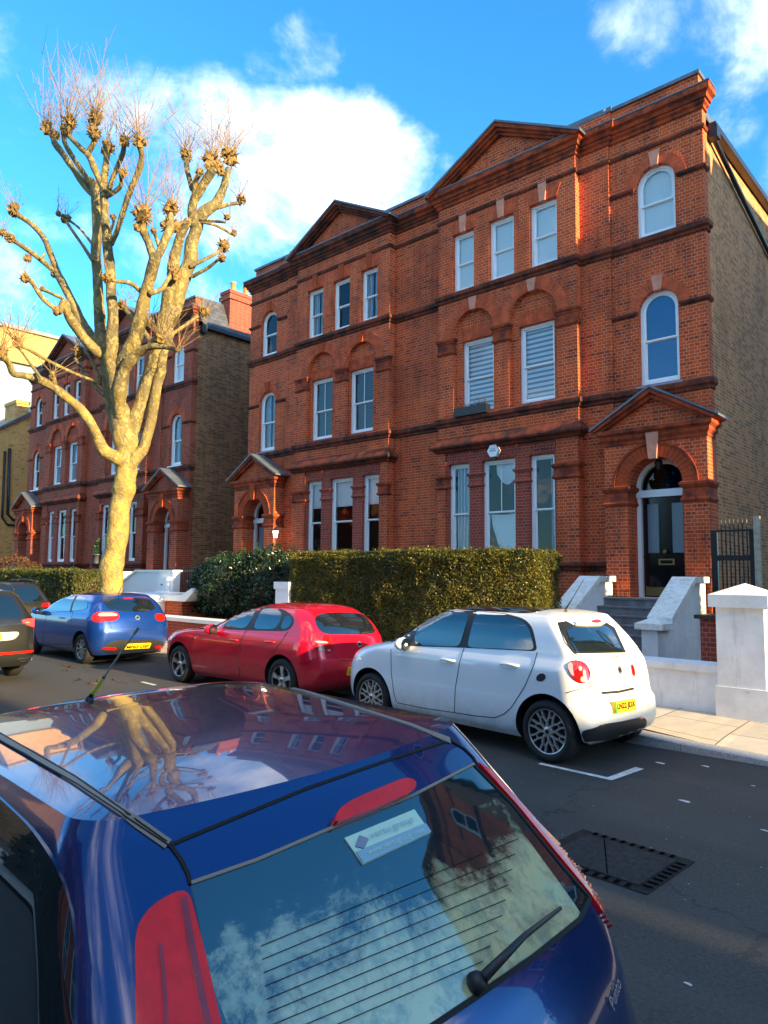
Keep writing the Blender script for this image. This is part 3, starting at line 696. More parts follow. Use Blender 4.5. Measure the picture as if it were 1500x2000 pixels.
# far pavement, sloping down to a dropped kerb at the right
def kz(x): return .13 if x < -3.6 else (.13-.085*min(1, (x+3.6)/1.0) if x < 2 else .045)
pv = MB(); xs = [-160, -60, -30, -20, -12, -8, -5, -4, -3.6, -3.2, -2.9, -2.6, -2, 0, 10, 90]
vs = []; fs = []
for x in xs: vs += [(x, KY+.30, kz(x)+.004), (x, KY+.75, .135+.0 if x < -3.6 else kz(x)*.5+.07), (x, 10.35, .15)]
for i in range(len(xs)-1):
    for j in range(2): fs.append((3*i+j, 3*i+3+j, 3*i+4+j, 3*i+1+j))
pv.add(vs, fs); o = pv.build('pavement', M['slabs']); o['kind'] = 'structure'
kb = MB(); x = -60.0; i = 0
while x < 30:
    L = .92; x1 = x+L-.008; za, zb = kz(x), kz(x1)
    mi = 0 if x > -4.0 else 1
    kb.add([(x, KY, -.05), (x1, KY, -.05), (x1, KY+.30, -.05), (x, KY+.30, -.05), (x, KY+.02, za), (x1, KY+.02, zb), (x1, KY+.30, zb), (x, KY+.30, za)],
           [(4, 5, 6, 7), (0, 1, 5, 4), (1, 2, 6, 5), (2, 3, 7, 6), (3, 0, 4, 7)], mi); x += L
o = kb.build('kerb', [M['granite'], M['darkgranite']]); o['kind'] = 'structure'
sheet('near_pavement', [(-160, -8), (90, -8), (90, -4.2), (-160, -4.2)], .1, M['slabs'])
sheet('front_garden', [(-160, 10.3), (40, 10.3), (40, 15.2), (-160, 15.2)], .155, M['soil'])
# bay markings
mk = MB(); z = .005
mk.add([(-3.82, 6.58, z), (-3.03, 6.55, z), (-3.03, 6.62, z), (-3.82, 6.64, z)], [(0, 1, 2, 3)])
mk.add([(-3.10, 6.55, z+.001), (-3.02, 6.55, z+.001), (-2.96, 7.15, z+.001), (-3.05, 7.16, z+.001)], [(0, 1, 2, 3)])
mk.add([(-11.6, 6.5, z), (-11.1, 6.47, z), (-11.1, 6.54, z), (-11.6, 6.57, z)], [(0, 1, 2, 3)])
for (cx, cy, r) in ((-2.93, 7.5, .05), (-2.55, 7.7, .04), (-2.3, 6.4, .05), (-1.6, 6.1, .03), (-.9, 5.2, .03), (-2.0, 7.3, .02), (-1.3, 3.6, .02)):
    n = 7; mk.add([(cx+r*(1+.5*sin(k*3.3))*cos(2*pi*k/n), cy+.6*r*(1+.4*cos(k*2.1))*sin(2*pi*k/n), z) for k in range(n)], [tuple(range(n))])
o = mk.build('road_marking', M['paint']); o['kind'] = 'structure'
# inspection cover in the road
ccx, ccy = -2.22, 4.78; ca = radians(-3)
root = empty('manhole_cover', (ccx, ccy, 0), 'worn dark iron inspection cover with ribbed edges set in the road', 'manhole cover')
def rot2(x, y): return (ccx+x*cos(ca)-y*sin(ca), ccy+x*sin(ca)+y*cos(ca))
q = MB(); P = [rot2(*p) for p in ((-.42, -.36), (.42, -.36), (.42, .36), (-.42, .36))]; q.add([(x, y, .006) for x, y in P]+[(x, y, -.02) for x, y in P], [(0, 1, 2, 3)]+[(i+4, (i+1) % 4+4, (i+1) % 4, i) for i in range(4)]); q.build('frame', M['iron'], root)
q = MB()
for (a, b, c, d) in (((-.33, -.28), (.33, -.28), (.33, .28), (-.33, .28)),):
    P = [rot2(*p) for p in (a, b, c, d)]; q.add([(x, y, .012) for x, y in P]+[(x, y, .0) for x, y in P], [(0, 1, 2, 3)]+[(i+4, (i+1) % 4+4, (i+1) % 4, i) for i in range(4)])
q.build('lid', M['ironpale'], root)
q = MB()
for k in range(9):
    for (x0, y0, x1, y1) in ((-.31+k*.072, .295, -.28+k*.072, .355), (-.31+k*.072, -.355, -.28+k*.072, -.295)):
        P = [rot2(*p) for p in ((x0, y0), (x1, y0), (x1, y1), (x0, y1))]; q.add([(x, y, .010) for x, y in P], [(0, 1, 2, 3)])
for k in range(8):
    for (x0, y0, x1, y1) in ((.345, -.27+k*.07, .41, -.24+k*.07),):
        P = [rot2(*p) for p in ((x0, y0), (x1, y0), (x1, y1), (x0, y1))]; q.add([(x, y, .010) for x, y in P], [(0, 1, 2, 3)])
P = [rot2(*p) for p in ((-.2, .27), (-.19, .27), (.12, -.27), (.11, -.27))]; q.add([(x, y, .014) for x, y in P], [(3, 2, 1, 0)])
q.build('slots', M['hole'], root)

# ------------------------------------------------------------------ houses
XP = -12.52
cfgR = dict(brick='red', side='stock', pinkkeys=True, door='blackgloss', doord=.0,
            dress=dict(top=['blind', 'blind', 'blind'], mid=['zebra', 'zebra'], low=['sidecurtain', 'drape', 'rcurtain'], arch=['bluescreen', 'blind'], archpane='paneblue'))
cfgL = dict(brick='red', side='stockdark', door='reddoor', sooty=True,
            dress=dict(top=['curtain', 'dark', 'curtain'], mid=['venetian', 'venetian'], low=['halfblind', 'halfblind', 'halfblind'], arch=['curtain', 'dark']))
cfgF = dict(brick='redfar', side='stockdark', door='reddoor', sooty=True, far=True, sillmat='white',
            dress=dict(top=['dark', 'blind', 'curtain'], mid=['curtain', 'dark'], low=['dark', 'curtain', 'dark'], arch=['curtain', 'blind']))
R, HR = house('brick_house', 'four storey red brick house with black front door behind white stepped walls, nearest at right', XP, 1, 0, cfgR)
L, HL = house('brick_house', 'red brick house joined to the left of the nearest one, white lantern by its porch', XP, -1, 0, cfgL)
XO = -19.33
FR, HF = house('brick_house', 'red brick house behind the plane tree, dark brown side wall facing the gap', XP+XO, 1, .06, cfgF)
cfgG = dict(cfgF); cfgG['dress'] = dict(top=['dark', 'dark', 'dark'], mid=['curtain', 'curtain'], low=['dark', 'dark', 'curtain'], arch=['dark', 'dark'])
FL, HG = house('brick_house', 'leftmost red brick house, at the far left beside the sunlit yellow brick wall', XP+XO, -1, .06, cfgG)
# the next pair along to the right, out of the picture: it shades the gap
N1 = copy_tree(L); N1.location = L.location+Vector((22.6, 0, 0)); N1['label'] = 'red brick house of the next pair, beyond the side gate at the right'
# ------------------------------------------------------------------ neighbouring buildings
q0 = empty('yellow_brick_house', (-48, 20, 0), 'sunlit yellow brick side wall with a black downpipe, at the far left edge', 'house')
q = MB(); q.prism([(15.3, 0), (32, 0), (32, 9.2), (20.5, 13.6), (17.2, 11.5), (15.3, 10.1)], -52, -44.4, axis='x'); q.build('wall', M['yellowbrick'], q0)
q = MB(); q.prism([(15.0, 9.95), (15.0, 10.1), (20.5, 13.95), (32.3, 9.3), (32.3, 9.1), (20.5, 13.65)], -52.2, -44.15, axis='x'); q.build('roof', M['slate'], q0)
q = MB(); q.tube([(-44.33, 15.9, 9.1), (-44.33, 16.0, 5.2), (-44.33, 16.3, 4.9), (-44.33, 19.5, 4.7)], .09, 8); q.tube([(-44.33, 15.65, 8.9), (-44.33, 15.7, 5.0), (-44.33, 16.0, 4.6), (-44.33, 19.5, 4.4)], .07, 8); q.build('downpipe', M['black'], q0, smooth=True)
q = MB(); q.box((-46.2, 16.2, 10.0), (-44.42, 16.9, 12.0)); q.box((-46.25, 16.15, 11.9), (-44.37, 16.95, 12.1)); q.build('chimney', M['yellowbrick'], q0)
# block of flats far behind
def atx(u, v, x):
    d = ray(u, v); p = d*(x/d.x); return Vector((p.x, p.y, p.z+CAMH))
BX = -75.0; A0 = atx(-90, 640, BX); A1 = atx(112, 664, BX); zt = A1.z
fb = empty('apartment_block', (BX-10, 40, 0), 'tall block with sunlit yellow brick top storey far behind the leftmost gable', 'building')
q = MB(); q.box((BX-22, A0.y, zt-3.3), (BX, A1.y, zt)); q.build('top_storey', M['yellowbrick'], fb)
q = MB(); q.box((BX-21.6, A0.y+.3, 0), (BX-.4, A1.y-.5, zt-3.3)); q.build('wall', M['frost'], fb)
q = MB(); q.box((BX-22.3, A0.y-.2, zt), (BX+.3, A1.y+.3, zt+.35)); q.build('roof', M['lead'], fb)
# junction buildings beyond the right edge: they keep the roadway in shade
jb = empty('corner_terrace', (34, 4, 0), 'brown brick terrace across the junction, beyond the right edge', 'building')
q = MB(); q.box((26, 4.0, 0), (40, 8.1, 8.1)); q.build('wall', M['stockdark'], jb)
jb2 = empty('corner_building', (24, -8, 0), 'dark brown brick block with tall windows across the junction, beyond the right edge', 'building')
q = MB(); q.box((12, -24, 0), (30, 3.9, 12.5)); q.build('wall', M['stockdark'], jb2)
q = MB()
for j in range(3):
    for i in range(6):
        y = 1.6-i*3.6; z = 2.0+j*3.5; q.box((11.9, y-1.9, z), (11.98, y, z+2.2))
q.build('window', M['paneblue'], jb2)

# ------------------------------------------------------------------ white stepped walls and steps of the nearest house
def stringer(name, label, x0, x1, yb, yf, zt, zf, pier, group=None):
    """house side yb, front yf: level top by the door, raking coping, low end block"""
    r = empty(name, ((x0+x1)/2, (yb+yf)/2, .15), label, 'wall', group)
    ym = yb-.75; ye = yf+pier
    body = [(yb, .1), (yb, zt-.1), (ym, zt-.1), (ye, zf-.1), (yf, zf-.1), (yf, .1)]
    q = MB(); q.prism([(y, z) for y, z in body], x0+.04, x1-.04, axis='x'); q.build('wall', M['render'], r)
    q = MB(); cp = [(yb, zt-.098), (yb, zt), (ym-.03, zt), (ye-.03, zf+.0), (ye, zf-.13), (ym+.02, zt-.098)]
    cp = [(yb, zt-.10), (ym, zt-.10), (ye, zf-.10), (ye, zf+.03), (ym, zt+.015), (yb, zt+.015)]
    q.prism(cp, x0-.04, x1+.04, axis='x')
    # weathered pyramid top of the end block
    q.add([(x0-.06, yf-.06, zf-.16), (x1+.06, yf-.06, zf-.16), (x1+.06, ye+.02, zf-.16), (x0-.06, ye+.02, zf-.16), (x0-.06, yf-.06, zf-.06), (x1+.06, yf-.06, zf-.06), (x1+.06, ye+.02, zf-.06), (x0-.06, ye+.02, zf-.06), ((x0+x1)/2, (yf+ye)/2, zf+.05)],
          [(0, 3, 2, 1), (0, 1, 5, 4), (1, 2, 6, 5), (2, 3, 7, 6), (3, 0, 4, 7), (4, 5, 8), (5, 6, 8), (6, 7, 8), (7, 4, 8)])
    q.build('coping', M['coping'], r)
    return r
sr = stringer('step_wall', 'white rendered stepped wall right of the front steps, mossy coping', -5.06, -4.70, 14.60, 12.15, 1.90, 1.17, .45)
sl_ = stringer('step_wall', 'white rendered stepped wall left of the front steps, nearest the hedge', -6.98, -6.60, 14.60, 12.0, 1.90, 1.10, .45)
st = MB(); n = 8; y0 = 14.72
for k in range(n):
    z1 = 1.47-k*.162; yk = y0-.55-(k*.30 if k else 0)
    yb_ = y0 if k == 0 else y0-.55-(k-1)*.30
    st.box((-6.64, yk, 0.1), (-5.02, yb_+.0, z1-.03)); st.box((-6.64, yk-.025, z1-.028), (-5.02, yb_-.03 if k else yb_, z1))
o = st.build('front_steps', M['stone']); tag(o, 'worn grey stone front steps between white walls below the black door', 'steps')
# wire milk-bottle carrier on the top step
bc = MB(); x, y, z = -6.38, 14.32, 1.475
for zz in (z+.02, z+.13): bc.tube([(x-.17, y-.1, zz), (x+.17, y-.1, zz), (x+.17, y+.1, zz), (x-.17, y+.1, zz), (x-.17, y-.1, zz)], .006, 5)
for k in range(5):
    for yy in (y-.1, y+.1): bc.tube([(x-.17+k*.085, yy, z), (x-.17+k*.085, yy, z+.13)], .005, 5)
bc.tube([(x-.17, y, z+.13), (x-.13, y, z+.36), (x, y, z+.40), (x+.02, y, z+.36), (x+.04, y, z+.13)], .006, 5)
for yy in (-.05, .05): bc.tube([(x-.17, y+yy, z+.02), (x+.17, y+yy, z+.02)], .005, 5)
tag(bc.build('bottle_carrier', M['black']), 'black wire bottle carrier standing on the top step', 'bottle carrier')
# low front wall
def lowwall(name, label, x0, x1, y0, y1, z, mat, cop, copm):
    r = empty(name, ((x0+x1)/2, (y0+y1)/2, .12), label, 'wall')
    q = MB(); q.box((x0, y0, 0), (x1, y1, z-cop)); q.build('wall', mat, r)
    q = MB(); zz = z-cop; q.add([(x0, y0-.04, zz), (x1, y0-.04, zz), (x1, y1+.04, zz), (x0, y1+.04, zz), (x0, y0-.04, z-.04), (x1, y0-.04, z-.04), (x1, y1+.04, z-.04), (x0, y1+.04, z-.04), (x0, (y0+y1)/2, z), (x1, (y0+y1)/2, z)],
        [(0, 3, 2, 1), (0, 1, 5, 4), (4, 5, 9, 8), (8, 9, 6, 7), (2, 3, 7, 6), (1, 2, 6, 9, 5), (3, 0, 4, 8, 7)]); q.build('coping', copm, r)
    return r
lowwall('front_wall', 'low white rendered wall beside the pavement, left of the tall white pier', -6.05, -3.10, 9.98, 10.22, .79, M['render'], .13, M['render'])
lowwall('front_wall', 'low pale wall glimpsed under the sunlit box hedge between red and white cars', -12.4, -6.7, 10.0, 10.24, .60, M['render'], .1, M['coping'])
def pier(name, label, x0, x1, y0, y1, z, capz, mat, capm, plinth=True, over=.07):
    r = empty(name, ((x0+x1)/2, (y0+y1)/2, .12), label, 'gate pier')
    q = MB(); q.box((x0, y0, 0), (x1, y1, z)); 
    if plinth: q.box((x0-.025, y0-.025, 0), (x1+.025, y1+.025, .52))
    q.build('shaft', mat, r)
    q = MB(); o = over; q.add([(x0-o, y0-o, z), (x1+o, y0-o, z), (x1+o, y1+o, z), (x0-o, y1+o, z), (x0-o, y0-o, z+.16), (x1+o, y0-o, z+.16), (x1+o, y1+o, z+.16), (x0-o, y1+o, z+.16), ((x0+x1)/2, (y0+y1)/2, z+capz)],
        [(0, 3, 2, 1), (0, 1, 5, 4), (1, 2, 6, 5), (2, 3, 7, 6), (3, 0, 4, 7), (4, 5, 8), (5, 6, 8), (6, 7, 8), (7, 4, 8)]); q.build('cap', capm, r)
    return r
pier('gate_pier', 'tall white rendered gate pier with pyramid cap at the right end of the low wall', -3.07, -2.50, 9.82, 10.40, 1.53, .31, M['render'], M['render'])
pier('gate_pier', 'white pier with sunlit right face behind the tall gate pier, at the right edge', -2.86, -2.3, 10.62, 11.4, 1.50, .24, M['render'], M['render'])
pier('gate_pier', 'small white pier between dark shrub and box hedge above the red car', -12.60, -12.15, 10.28, 10.7, 1.56, .14, M['white'], M['white'], False, .03)
# brick pier, gate and posts of the side passage
r = empty('brick_pier', (-4.2, 11.9, .15), 'short red brick pier with flat dark coping right of the stepped wall', 'pier')
bp0 = at(1367, 1208, 11.75); q = MB(); q.box((bp0.x, 11.75, .1), (bp0.x+.75, 12.2, bp0.z)); q.build('shaft', M['plum'], r)
q = MB(); q.box((bp0.x-.07, 11.68, bp0.z), (bp0.x+.8, 12.27, bp0.z+.06)); q.build('coping', M['black'], r)
gt = empty('side_gate', (-3.8, 14.8, 1.2), 'tall black iron side gate with spiked bars by the brown brick wall', 'gate')
gy = 14.2; g0 = at(1389, 1036, gy); g1 = at(1473, 1036, gy); gm = at(1400, 1090, gy).z; gx0, gx1, gt_ = g0.x, g1.x, g0.z
q = MB()
q.box((gx0, gy-.04, .6), (gx0+.11, gy+.04, gt_)); q.box((gx1-.08, gy-.04, .6), (gx1, gy+.04, gt_)); q.box((gx0+.11, gy-.03, gm-.05), (gx1-.08, gy+.03, gm+.05)); q.box((gx0+.11, gy-.03, 1.0), (gx1-.08, gy+.03, 1.1)); q.box((gx0+.11, gy-.015, gt_-.035), (gx1-.08, gy+.015, gt_))
q.build('frame', M['black'], gt)
for k in range(7):
    q = MB(); xx = gx0+.19+k*(gx1-gx0-.28)/6.4; q.tube([(xx, gy-.02, 1.0), (xx, gy-.02, gt_+.12), (xx, gy-.02, gt_+.2)], [.015, .015, .002], 6); q.build('bar', M['black'], gt)
q = MB(); q.box((gx1+.04, 14.0, 0.2), (gx1+.14, 14.1, at(1475, 1008, 14.0).z)); tag(q.build('timber_post', M['wood']), 'pale weathered timber post right of the black side gate', 'post')
r = empty('side_fence', (-2.8, 14.1, .2), 'dark rail fence right of the timber post at the right edge', 'fence')
q = MB(); q.box((-3.28, 14.03, 2.0), (-1.5, 14.09, 2.08)); q.build('rail', M['wood'], r)
q = MB(); q.box((-3.28, 14.1, .2), (-1.5, 14.14, 1.95)); q.build('panel', M['black'], r)
for k in range(6):
    q = MB(); q.tube([(-3.1+k*.16, 14.06, 2.0), (-3.1+k*.16, 14.06, 3.2)], .01, 6); q.build('bar', M['black'], r)
# alarm box, window box, lanterns
r = empty('alarm_box', (-9.72, 14.9, 4.9), 'white hexagonal alarm box above the middle ground floor window', 'alarm box')
q = MB(); a = at(965, 881, 14.9); hx = [(a.x+.17*cos(radians(k*60)), a.z+.17*sin(radians(k*60))) for k in range(6)]
q.prism(hx, 14.84, 14.96); q.build('cover', M['white'], r)
q = MB(); q.box((a.x-.09, 14.835, a.z-.01), (a.x+.09, 14.845, a.z+.012)); q.box((a.x-.07, 14.835, a.z+.04), (a.x+.07, 14.845, a.z+.055)); q.build('lettering', M['sill'], r)
q = MB(); q.box((a.x-.05, 14.85, a.z-.2), (a.x+.05, 14.95, a.z-.14)); q.build('strobe', M['black'], r)
r = empty('window_box', (-10.4, 14.9, 6.0), 'black window box with dried plants on the left first floor window sill', 'window box')
q = MB(); q.box((-11.0, 14.80, 6.02), (-9.98, 14.98, 6.24)); q.build('trough', M['black'], r)
q = MB(); rr = random.Random(3)
for k in range(90):
    x = rr.uniform(-10.7, -10.0); h = rr.uniform(.04, .16)*(1+(x+10.7)); q.tube([(x, 14.88, 6.22), (x+rr.uniform(-.04, .04), 14.88+rr.uniform(-.05, .03), 6.22+h)], [.005, .002], 3)
q.build('dried_plants', M['soil'], r)
def lantern(label, x, y, z):
    r = empty('wall_lantern', (x, y, z), label, 'lantern')
    q = MB(); q.lathe([(.0, z-.17), (.025, z-.16), (.05, z-.12)], (x, y, 0), 8); q.lathe([(.085, z+.10), (.09, z+.12), (.05, z+.19), (.012, z+.22), (.012, z+.27), (0, z+.28)], (x, y, 0), 8); q.tube([(x, y, z+.2), (x, y+.1, z+.24), (x, y+.2, z+.1)], .012, 6); q.build('bracket', M['black'], r)
    q = MB(); q.lathe([(.05, z-.12), (.085, z+.10)], (x, y, 0), 8); q.build('glass', M['lamp'], r)
p = at(538, 1043, 14.55); lantern('lit white wall lantern on the porch pier of the left joined house', p.x, 14.55, p.z)
p = at(1286, 905, 14.95); r = empty('porch_lantern', (p.x, 14.95, p.z), 'small dark lantern hanging inside the arch above the black door', 'lantern')
q = MB(); q.lathe([(.0, p.z-.14), (.05, p.z-.12), (.09, p.z+.02), (.06, p.z+.08), (0.01, p.z+.14)], (p.x, 14.95, 0), 8); q.build('cage', M['black'], r)
# left pair: brick piers, white walls, steps
pier('gate_pier', 'brick gate pier with white cap left of the plane tree trunk', -26.3, -25.6, 10.9, 11.6, 1.2, .36, M['red'], M['white'], False, .12)

stringer('step_wall', 'white step wall with raking top right of the far porch, beside the blue car', -23.95, -23.5, 14.5, 12.3, 1.93, 1.25, .4)
stringer('step_wall', 'white step wall left of the far porch steps, partly behind the trunk', -26.6, -26.2, 14.5, 12.3, 1.90, 1.25, .4)
st = MB()
for k in range(8): st.box((-26.2, 14.72-.5-k*.28, .1), (-23.95, 14.73 if k == 0 else 14.72-.5-(k-1)*.28, 1.5-k*.162))
tag(st.build('front_steps', M['stone']), 'pale front steps of the far porch behind the plane tree', 'steps')
r = empty('garden_wall', (-20, 12.2, .1), 'white garden wall with raised letter box behind the low brick wall', 'wall')
q = MB(); q.prism([(-24.2, .1), (-20.0, .1), (-20.0, 1.92), (-22.2, 1.92), (-24.2, 1.12)], 12.2, 12.45); q.build('wall', M['white'], r)
q = MB(); q.prism([(-24.3, 1.10), (-22.22, 1.92), (-19.93, 1.92), (-19.93, 1.98), (-22.25, 1.98), (-24.3, 1.17)], 12.14, 12.5); q.build('coping', M['white'], r)
q = MB(); q.box((-20.75, 12.08, 1.3), (-20.15, 12.19, 1.75)); q.box((-20.8, 12.05, 1.27), (-20.1, 12.19, 1.30)); lb = q.build('letter_box', M['white'], r)
q = MB(); q.box((-20.5, 12.07, 1.5), (-20.4, 12.079, 1.53)); q.build('slot', M['black'], lb)
r = empty('bin_store', (-18.3, 11.2, .1), 'brick store with sloping white slab top between blue car and dark shrub', 'wall')
q = MB(); q.box((-19.6, 10.6, .1), (-16.9, 12.0, 1.12)); q.build('wall', M['red'], r)
q = MB(); q.prism([(-20.2, 1.14), (-16.6, 1.14), (-16.2, 1.42), (-16.3, 1.5), (-16.8, 1.30), (-20.2, 1.30)], 10.5, 12.1); q.build('coping', M['white'], r)
pier('gate_pier', 'small white capped pier right behind the blue hatchback tail', -18.5, -17.75, 10.1, 10.6, 1.10, .05, M['white'], M['white'], False, .08)
lowwall('front_wall', 'low brown brick wall with white coping between blue car and red car', -17.7, -12.9, 10.05, 10.3, .80, M['plum'], .13, M['white'])
lowwall('front_wall', 'low brick wall with white coping behind the dark parked cars at the left', -42.0, -26.4, 10.3, 10.55, .80, M['plum'], .13, M['white'])
r = empty('railing', (-21.8, 14.0, .1), 'black iron railing between the white step wall and the dark shrub', 'railing')
q = MB(); q.box((-23.2, 13.98, 1.93), (-20.9, 14.02, 1.98)); q.box((-23.2, 13.98, .4), (-20.9, 14.02, .45)); q.build('rail', M['black'], r)
for k in range(20):
    q = MB(); q.tube([(-23.15+k*.118, 14, .1), (-23.15+k*.118, 14, 2.05)], .012, 5); q.build('bar', M['black'], r)
r = empty('bay_ledge_pot', (-30.1, 14.6, 2.2), 'grey pot with small dark conifer on the far bay window ledge', 'potted plant')
q = MB(); q.lathe([(.12, 2.26), (.18, 2.62), (.2, 2.62), (.2, 2.66), (.14, 2.66), (.12, 2.5)], (-30.12, 14.62, 0), 14); q.build('pot', M['lead'], r, smooth=True)
# ------------------------------------------------------------------ leaves, hedges, shrubs
def leafmat(name, a, b, c, gloss=.35, transl=.25):
    m, t = new_mat(name); g = geo(t); pos = g.outputs['Position']
    wn = t.n.new('ShaderNodeTexWhiteNoise'); wn.noise_dimensions = '3D'; t.link(t.vmath('SNAP', pos, (.045, .045, .045)), wn.inputs['Vector'])
    oi = t.n.new('ShaderNodeObjectInfo')
    r = t.ramp(wn.outputs[0], [(0.0, a), (.5, b), (1.0, c)]); n = t.noise(pos, 1.4, 5, .65)
    cc = t.mix(t.maprange(n, .35, .7), r, c4([x*.65 for x in a]))
    t.link(cc, t.p.inputs['Base Color']); t.p.inputs['Roughness'].default_value = gloss
    tr = t.n.new('ShaderNodeBsdfTranslucent'); t.link(cc, tr.inputs[0]); mx = t.n.new('ShaderNodeMixShader'); mx.inputs[0].default_value = transl
    t.link(t.p.outputs[0], mx.inputs[1]); t.link(tr.outputs[0], mx.inputs[2]); t.link(mx.outputs[0], t.out.inputs[0]); return m
M['privet'] = leafmat('privet_leaves', (.060, .080, .010), (.19, .175, .010), (.17, .10, .015), .4, .25)
M['laurel'] = leafmat('dark_laurel_leaves', (.012, .035, .012), (.025, .06, .02), (.05, .09, .035), .25, .15)
M['farhedge'] = leafmat('olive_hedge_leaves', (.07, .09, .012), (.10, .12, .02), (.13, .10, .02), .5, .3)
M['bronze'] = leafmat('bronze_leaves', (.13, .035, .015), (.17, .07, .02), (.10, .08, .02), .5, .3)
M['twigwood'] = simple('hedge_twigs', (.05, .035, .02), .9)
def leaves(mb, pts, size, rnd, n_out=None, flat=.5):
    """one pointed leaf (two triangles) per point, facing roughly outward"""
    for (p, nv) in pts:
        d = Vector((rnd.gauss(0, 1), rnd.gauss(0, 1), rnd.gauss(0, 1)))
        nn = (Vector(nv)*flat+d*.6).normalized(); a = nn.orthogonal().normalized()
        ang = rnd.uniform(0, 6.28); b = nn.cross(a); ax = a*cos(ang)+b*sin(ang); bx = nn.cross(ax)
        s = size*rnd.uniform(.6, 1.3); p = Vector(p)
        mb.add([p-ax*s, p+bx*s*.45+nn*s*.15, p+ax*s, p-bx*s*.45+nn*s*.15], [(0, 1, 2, 3)])
def hedge_box(name, label, x0, x1, y0, y1, z0, z1, mat, nleaf, size, rnd, rough=.05, round_=.12, cat='hedge', skew=0.0):
    r = empty(name, ((x0+x1)/2, (y0+y1)/2, z0), label, cat)
    core = MB(); i = .10; 
    if skew: core.prism([(x0+i, y0+i+skew), (-9.0, y0+.18+skew*.45), (-7.8, y0+.40), (-7.0, y0+.62), (x1-i, y0+.95), (x1-i, y1-i), (x0+i, y1-i+skew)], z0, z1-i-.04, axis='z')
    else: core.box((x0+i, y0+i, z0), (x1-i, y1-i, z1-i))
    core.build('branches', M['twigwood'], r)
    lf = MB(); pts = []
    W_, D_, H_ = x1-x0, y1-y0, z1-z0
    areas = [W_*H_, D_*H_, D_*H_, W_*D_, W_*H_*.25]; tot = sum(areas)
    for k in range(nleaf):
        t = rnd.uniform(0, tot)
        for f, a in enumerate(areas):
            if t < a: break
            t -= a
        dep = abs(rnd.gauss(0, .06))
        if f == 0: p = [rnd.uniform(x0, x1), y0+dep, rnd.uniform(z0, z1)]; n = (0, -1, 0)
        elif f == 1: p = [x1-dep, rnd.uniform(y0, y1), rnd.uniform(z0, z1)]; n = (1, 0, 0)
        elif f == 2: p = [x0+dep, rnd.uniform(y0, y1), rnd.uniform(z0, z1)]; n = (-1, 0, 0)
        elif f == 3: p = [rnd.uniform(x0, x1), rnd.uniform(y0, y1), z1-dep]; n = (0, 0, 1)
        else: p = [rnd.uniform(x0, x1), y1-dep, rnd.uniform(z0, z1)]; n = (0, 1, 0)
        v = Vector(p); w = noise.noise(v*1.3)*rough*1.6+noise.noise(v*4.5)*rough
        # soften the long edges
        ex = min(p[0]-x0, x1-p[0], .4); ez = min(z1-p[2], .4); ey = min(p[1]-y0, y1-p[1], .4)
        if f in (0, 4) and (ez < round_ or ex < round_): p[1] += (1 if f == 0 else -1)*((round_-min(ez, ex))*.5)
        if f in (1, 2) and (ez < round_ or ey < round_): p[0] -= (1 if f == 1 else -1)*((round_-min(ez, ey))*.5)
        if f == 3 and min(ex, ey) < round_: p[2] -= (round_-min(ex, ey))*.5
        q = Vector(p)+Vector(n)*w
        if skew and q.x > -8.3: q.y += .75*((q.x+8.3)/2.1)**1.6*(1 if f != 4 else 0)
        if skew: q.y += skew*(1-(q.x-x0)/(x1-x0))
        if p[2] > z1-.03 and rnd.random() < .05: q.z += rnd.uniform(0, .07)
        pts.append((q, n))
    leaves(lf, pts, size, rnd); lf.build('foliage', mat, r); return r
def shrub(name, label, blobs_, mat, nleaf, size, rnd, cat='shrub', stems=None):
    c0 = blobs_[0][0]; zb = min(b[0][2]-b[1][2] for b in blobs_); r = empty(name, (c0[0], c0[1], .15), label, cat)
    core = MB(); pts = []; vol = [b[1][0]*b[1][1]*b[1][2] for b in blobs_]; tot = sum(v**.66 for v in vol)
    for (c, e), v in zip(blobs_, vol):
        core.blob(c, 1, 2, .12, sc=(e[0]*.82, e[1]*.82, e[2]*.82), seed=c[0])
        for k in range(int(nleaf*v**.66/tot)):
            d = Vector((rnd.gauss(0, 1), rnd.gauss(0, 1), rnd.gauss(0, 1))).normalized()
            rr = (.84+.2*rnd.random())*(1+.28*noise.noise(Vector(c)+d*2.2)+.12*noise.noise(d*7+Vector(c)))
            pts.append((Vector((c[0]+d.x*e[0]*rr, c[1]+d.y*e[1]*rr, max(.2, c[2]+d.z*e[2]*rr))), d))
    core.build('branches', M['twigwood'], r); lf = MB(); leaves(lf, pts, size, rnd); lf.build('foliage', mat, r)
    if stems:
        st = MB()
        for a, b in stems: st.tube([a, ((a[0]+b[0])/2+.05, a[1], (a[2]+b[2])/2), b], [.05, .04, .02], 6)
        st.build('stem', M['twigwood'], r)
    return r
rn = random.Random(11)
hedge_box('box_hedge', 'long clipped box hedge with sunlit yellow right end behind the white car', -12.32, -6.42, 10.32, 11.5, .25, 2.38, M['privet'], 105000, .025, rn, .055, .2, skew=.02)
shrub('dark_shrub', 'dark green glossy shrub left of the clipped hedge, above the red car', [((-15.3, 11.1, 1.55), (1.3, .75, .85)), ((-14.2, 11.3, 1.45), (1.2, .8, .95)), ((-16.5, 11.3, 1.5), (.8, .6, .72)), ((-13.3, 11.4, 1.5), (.7, .6, .8))], M['laurel'], 26000, .05, rn, stems=[((-15.6, 11, .1), (-15.4, 11.1, 1.0)), ((-15.9, 11, .1), (-16.2, 11.1, 1.0)), ((-14.9, 11, .1), (-14.6, 11.1, 1.0))])
hedge_box('clipped_hedge', 'dull olive clipped hedge behind the dark parked cars at the left', -34.0, -23.4, 10.6, 11.8, .3, 1.95, M['farhedge'], 30000, .05, rn, .06)
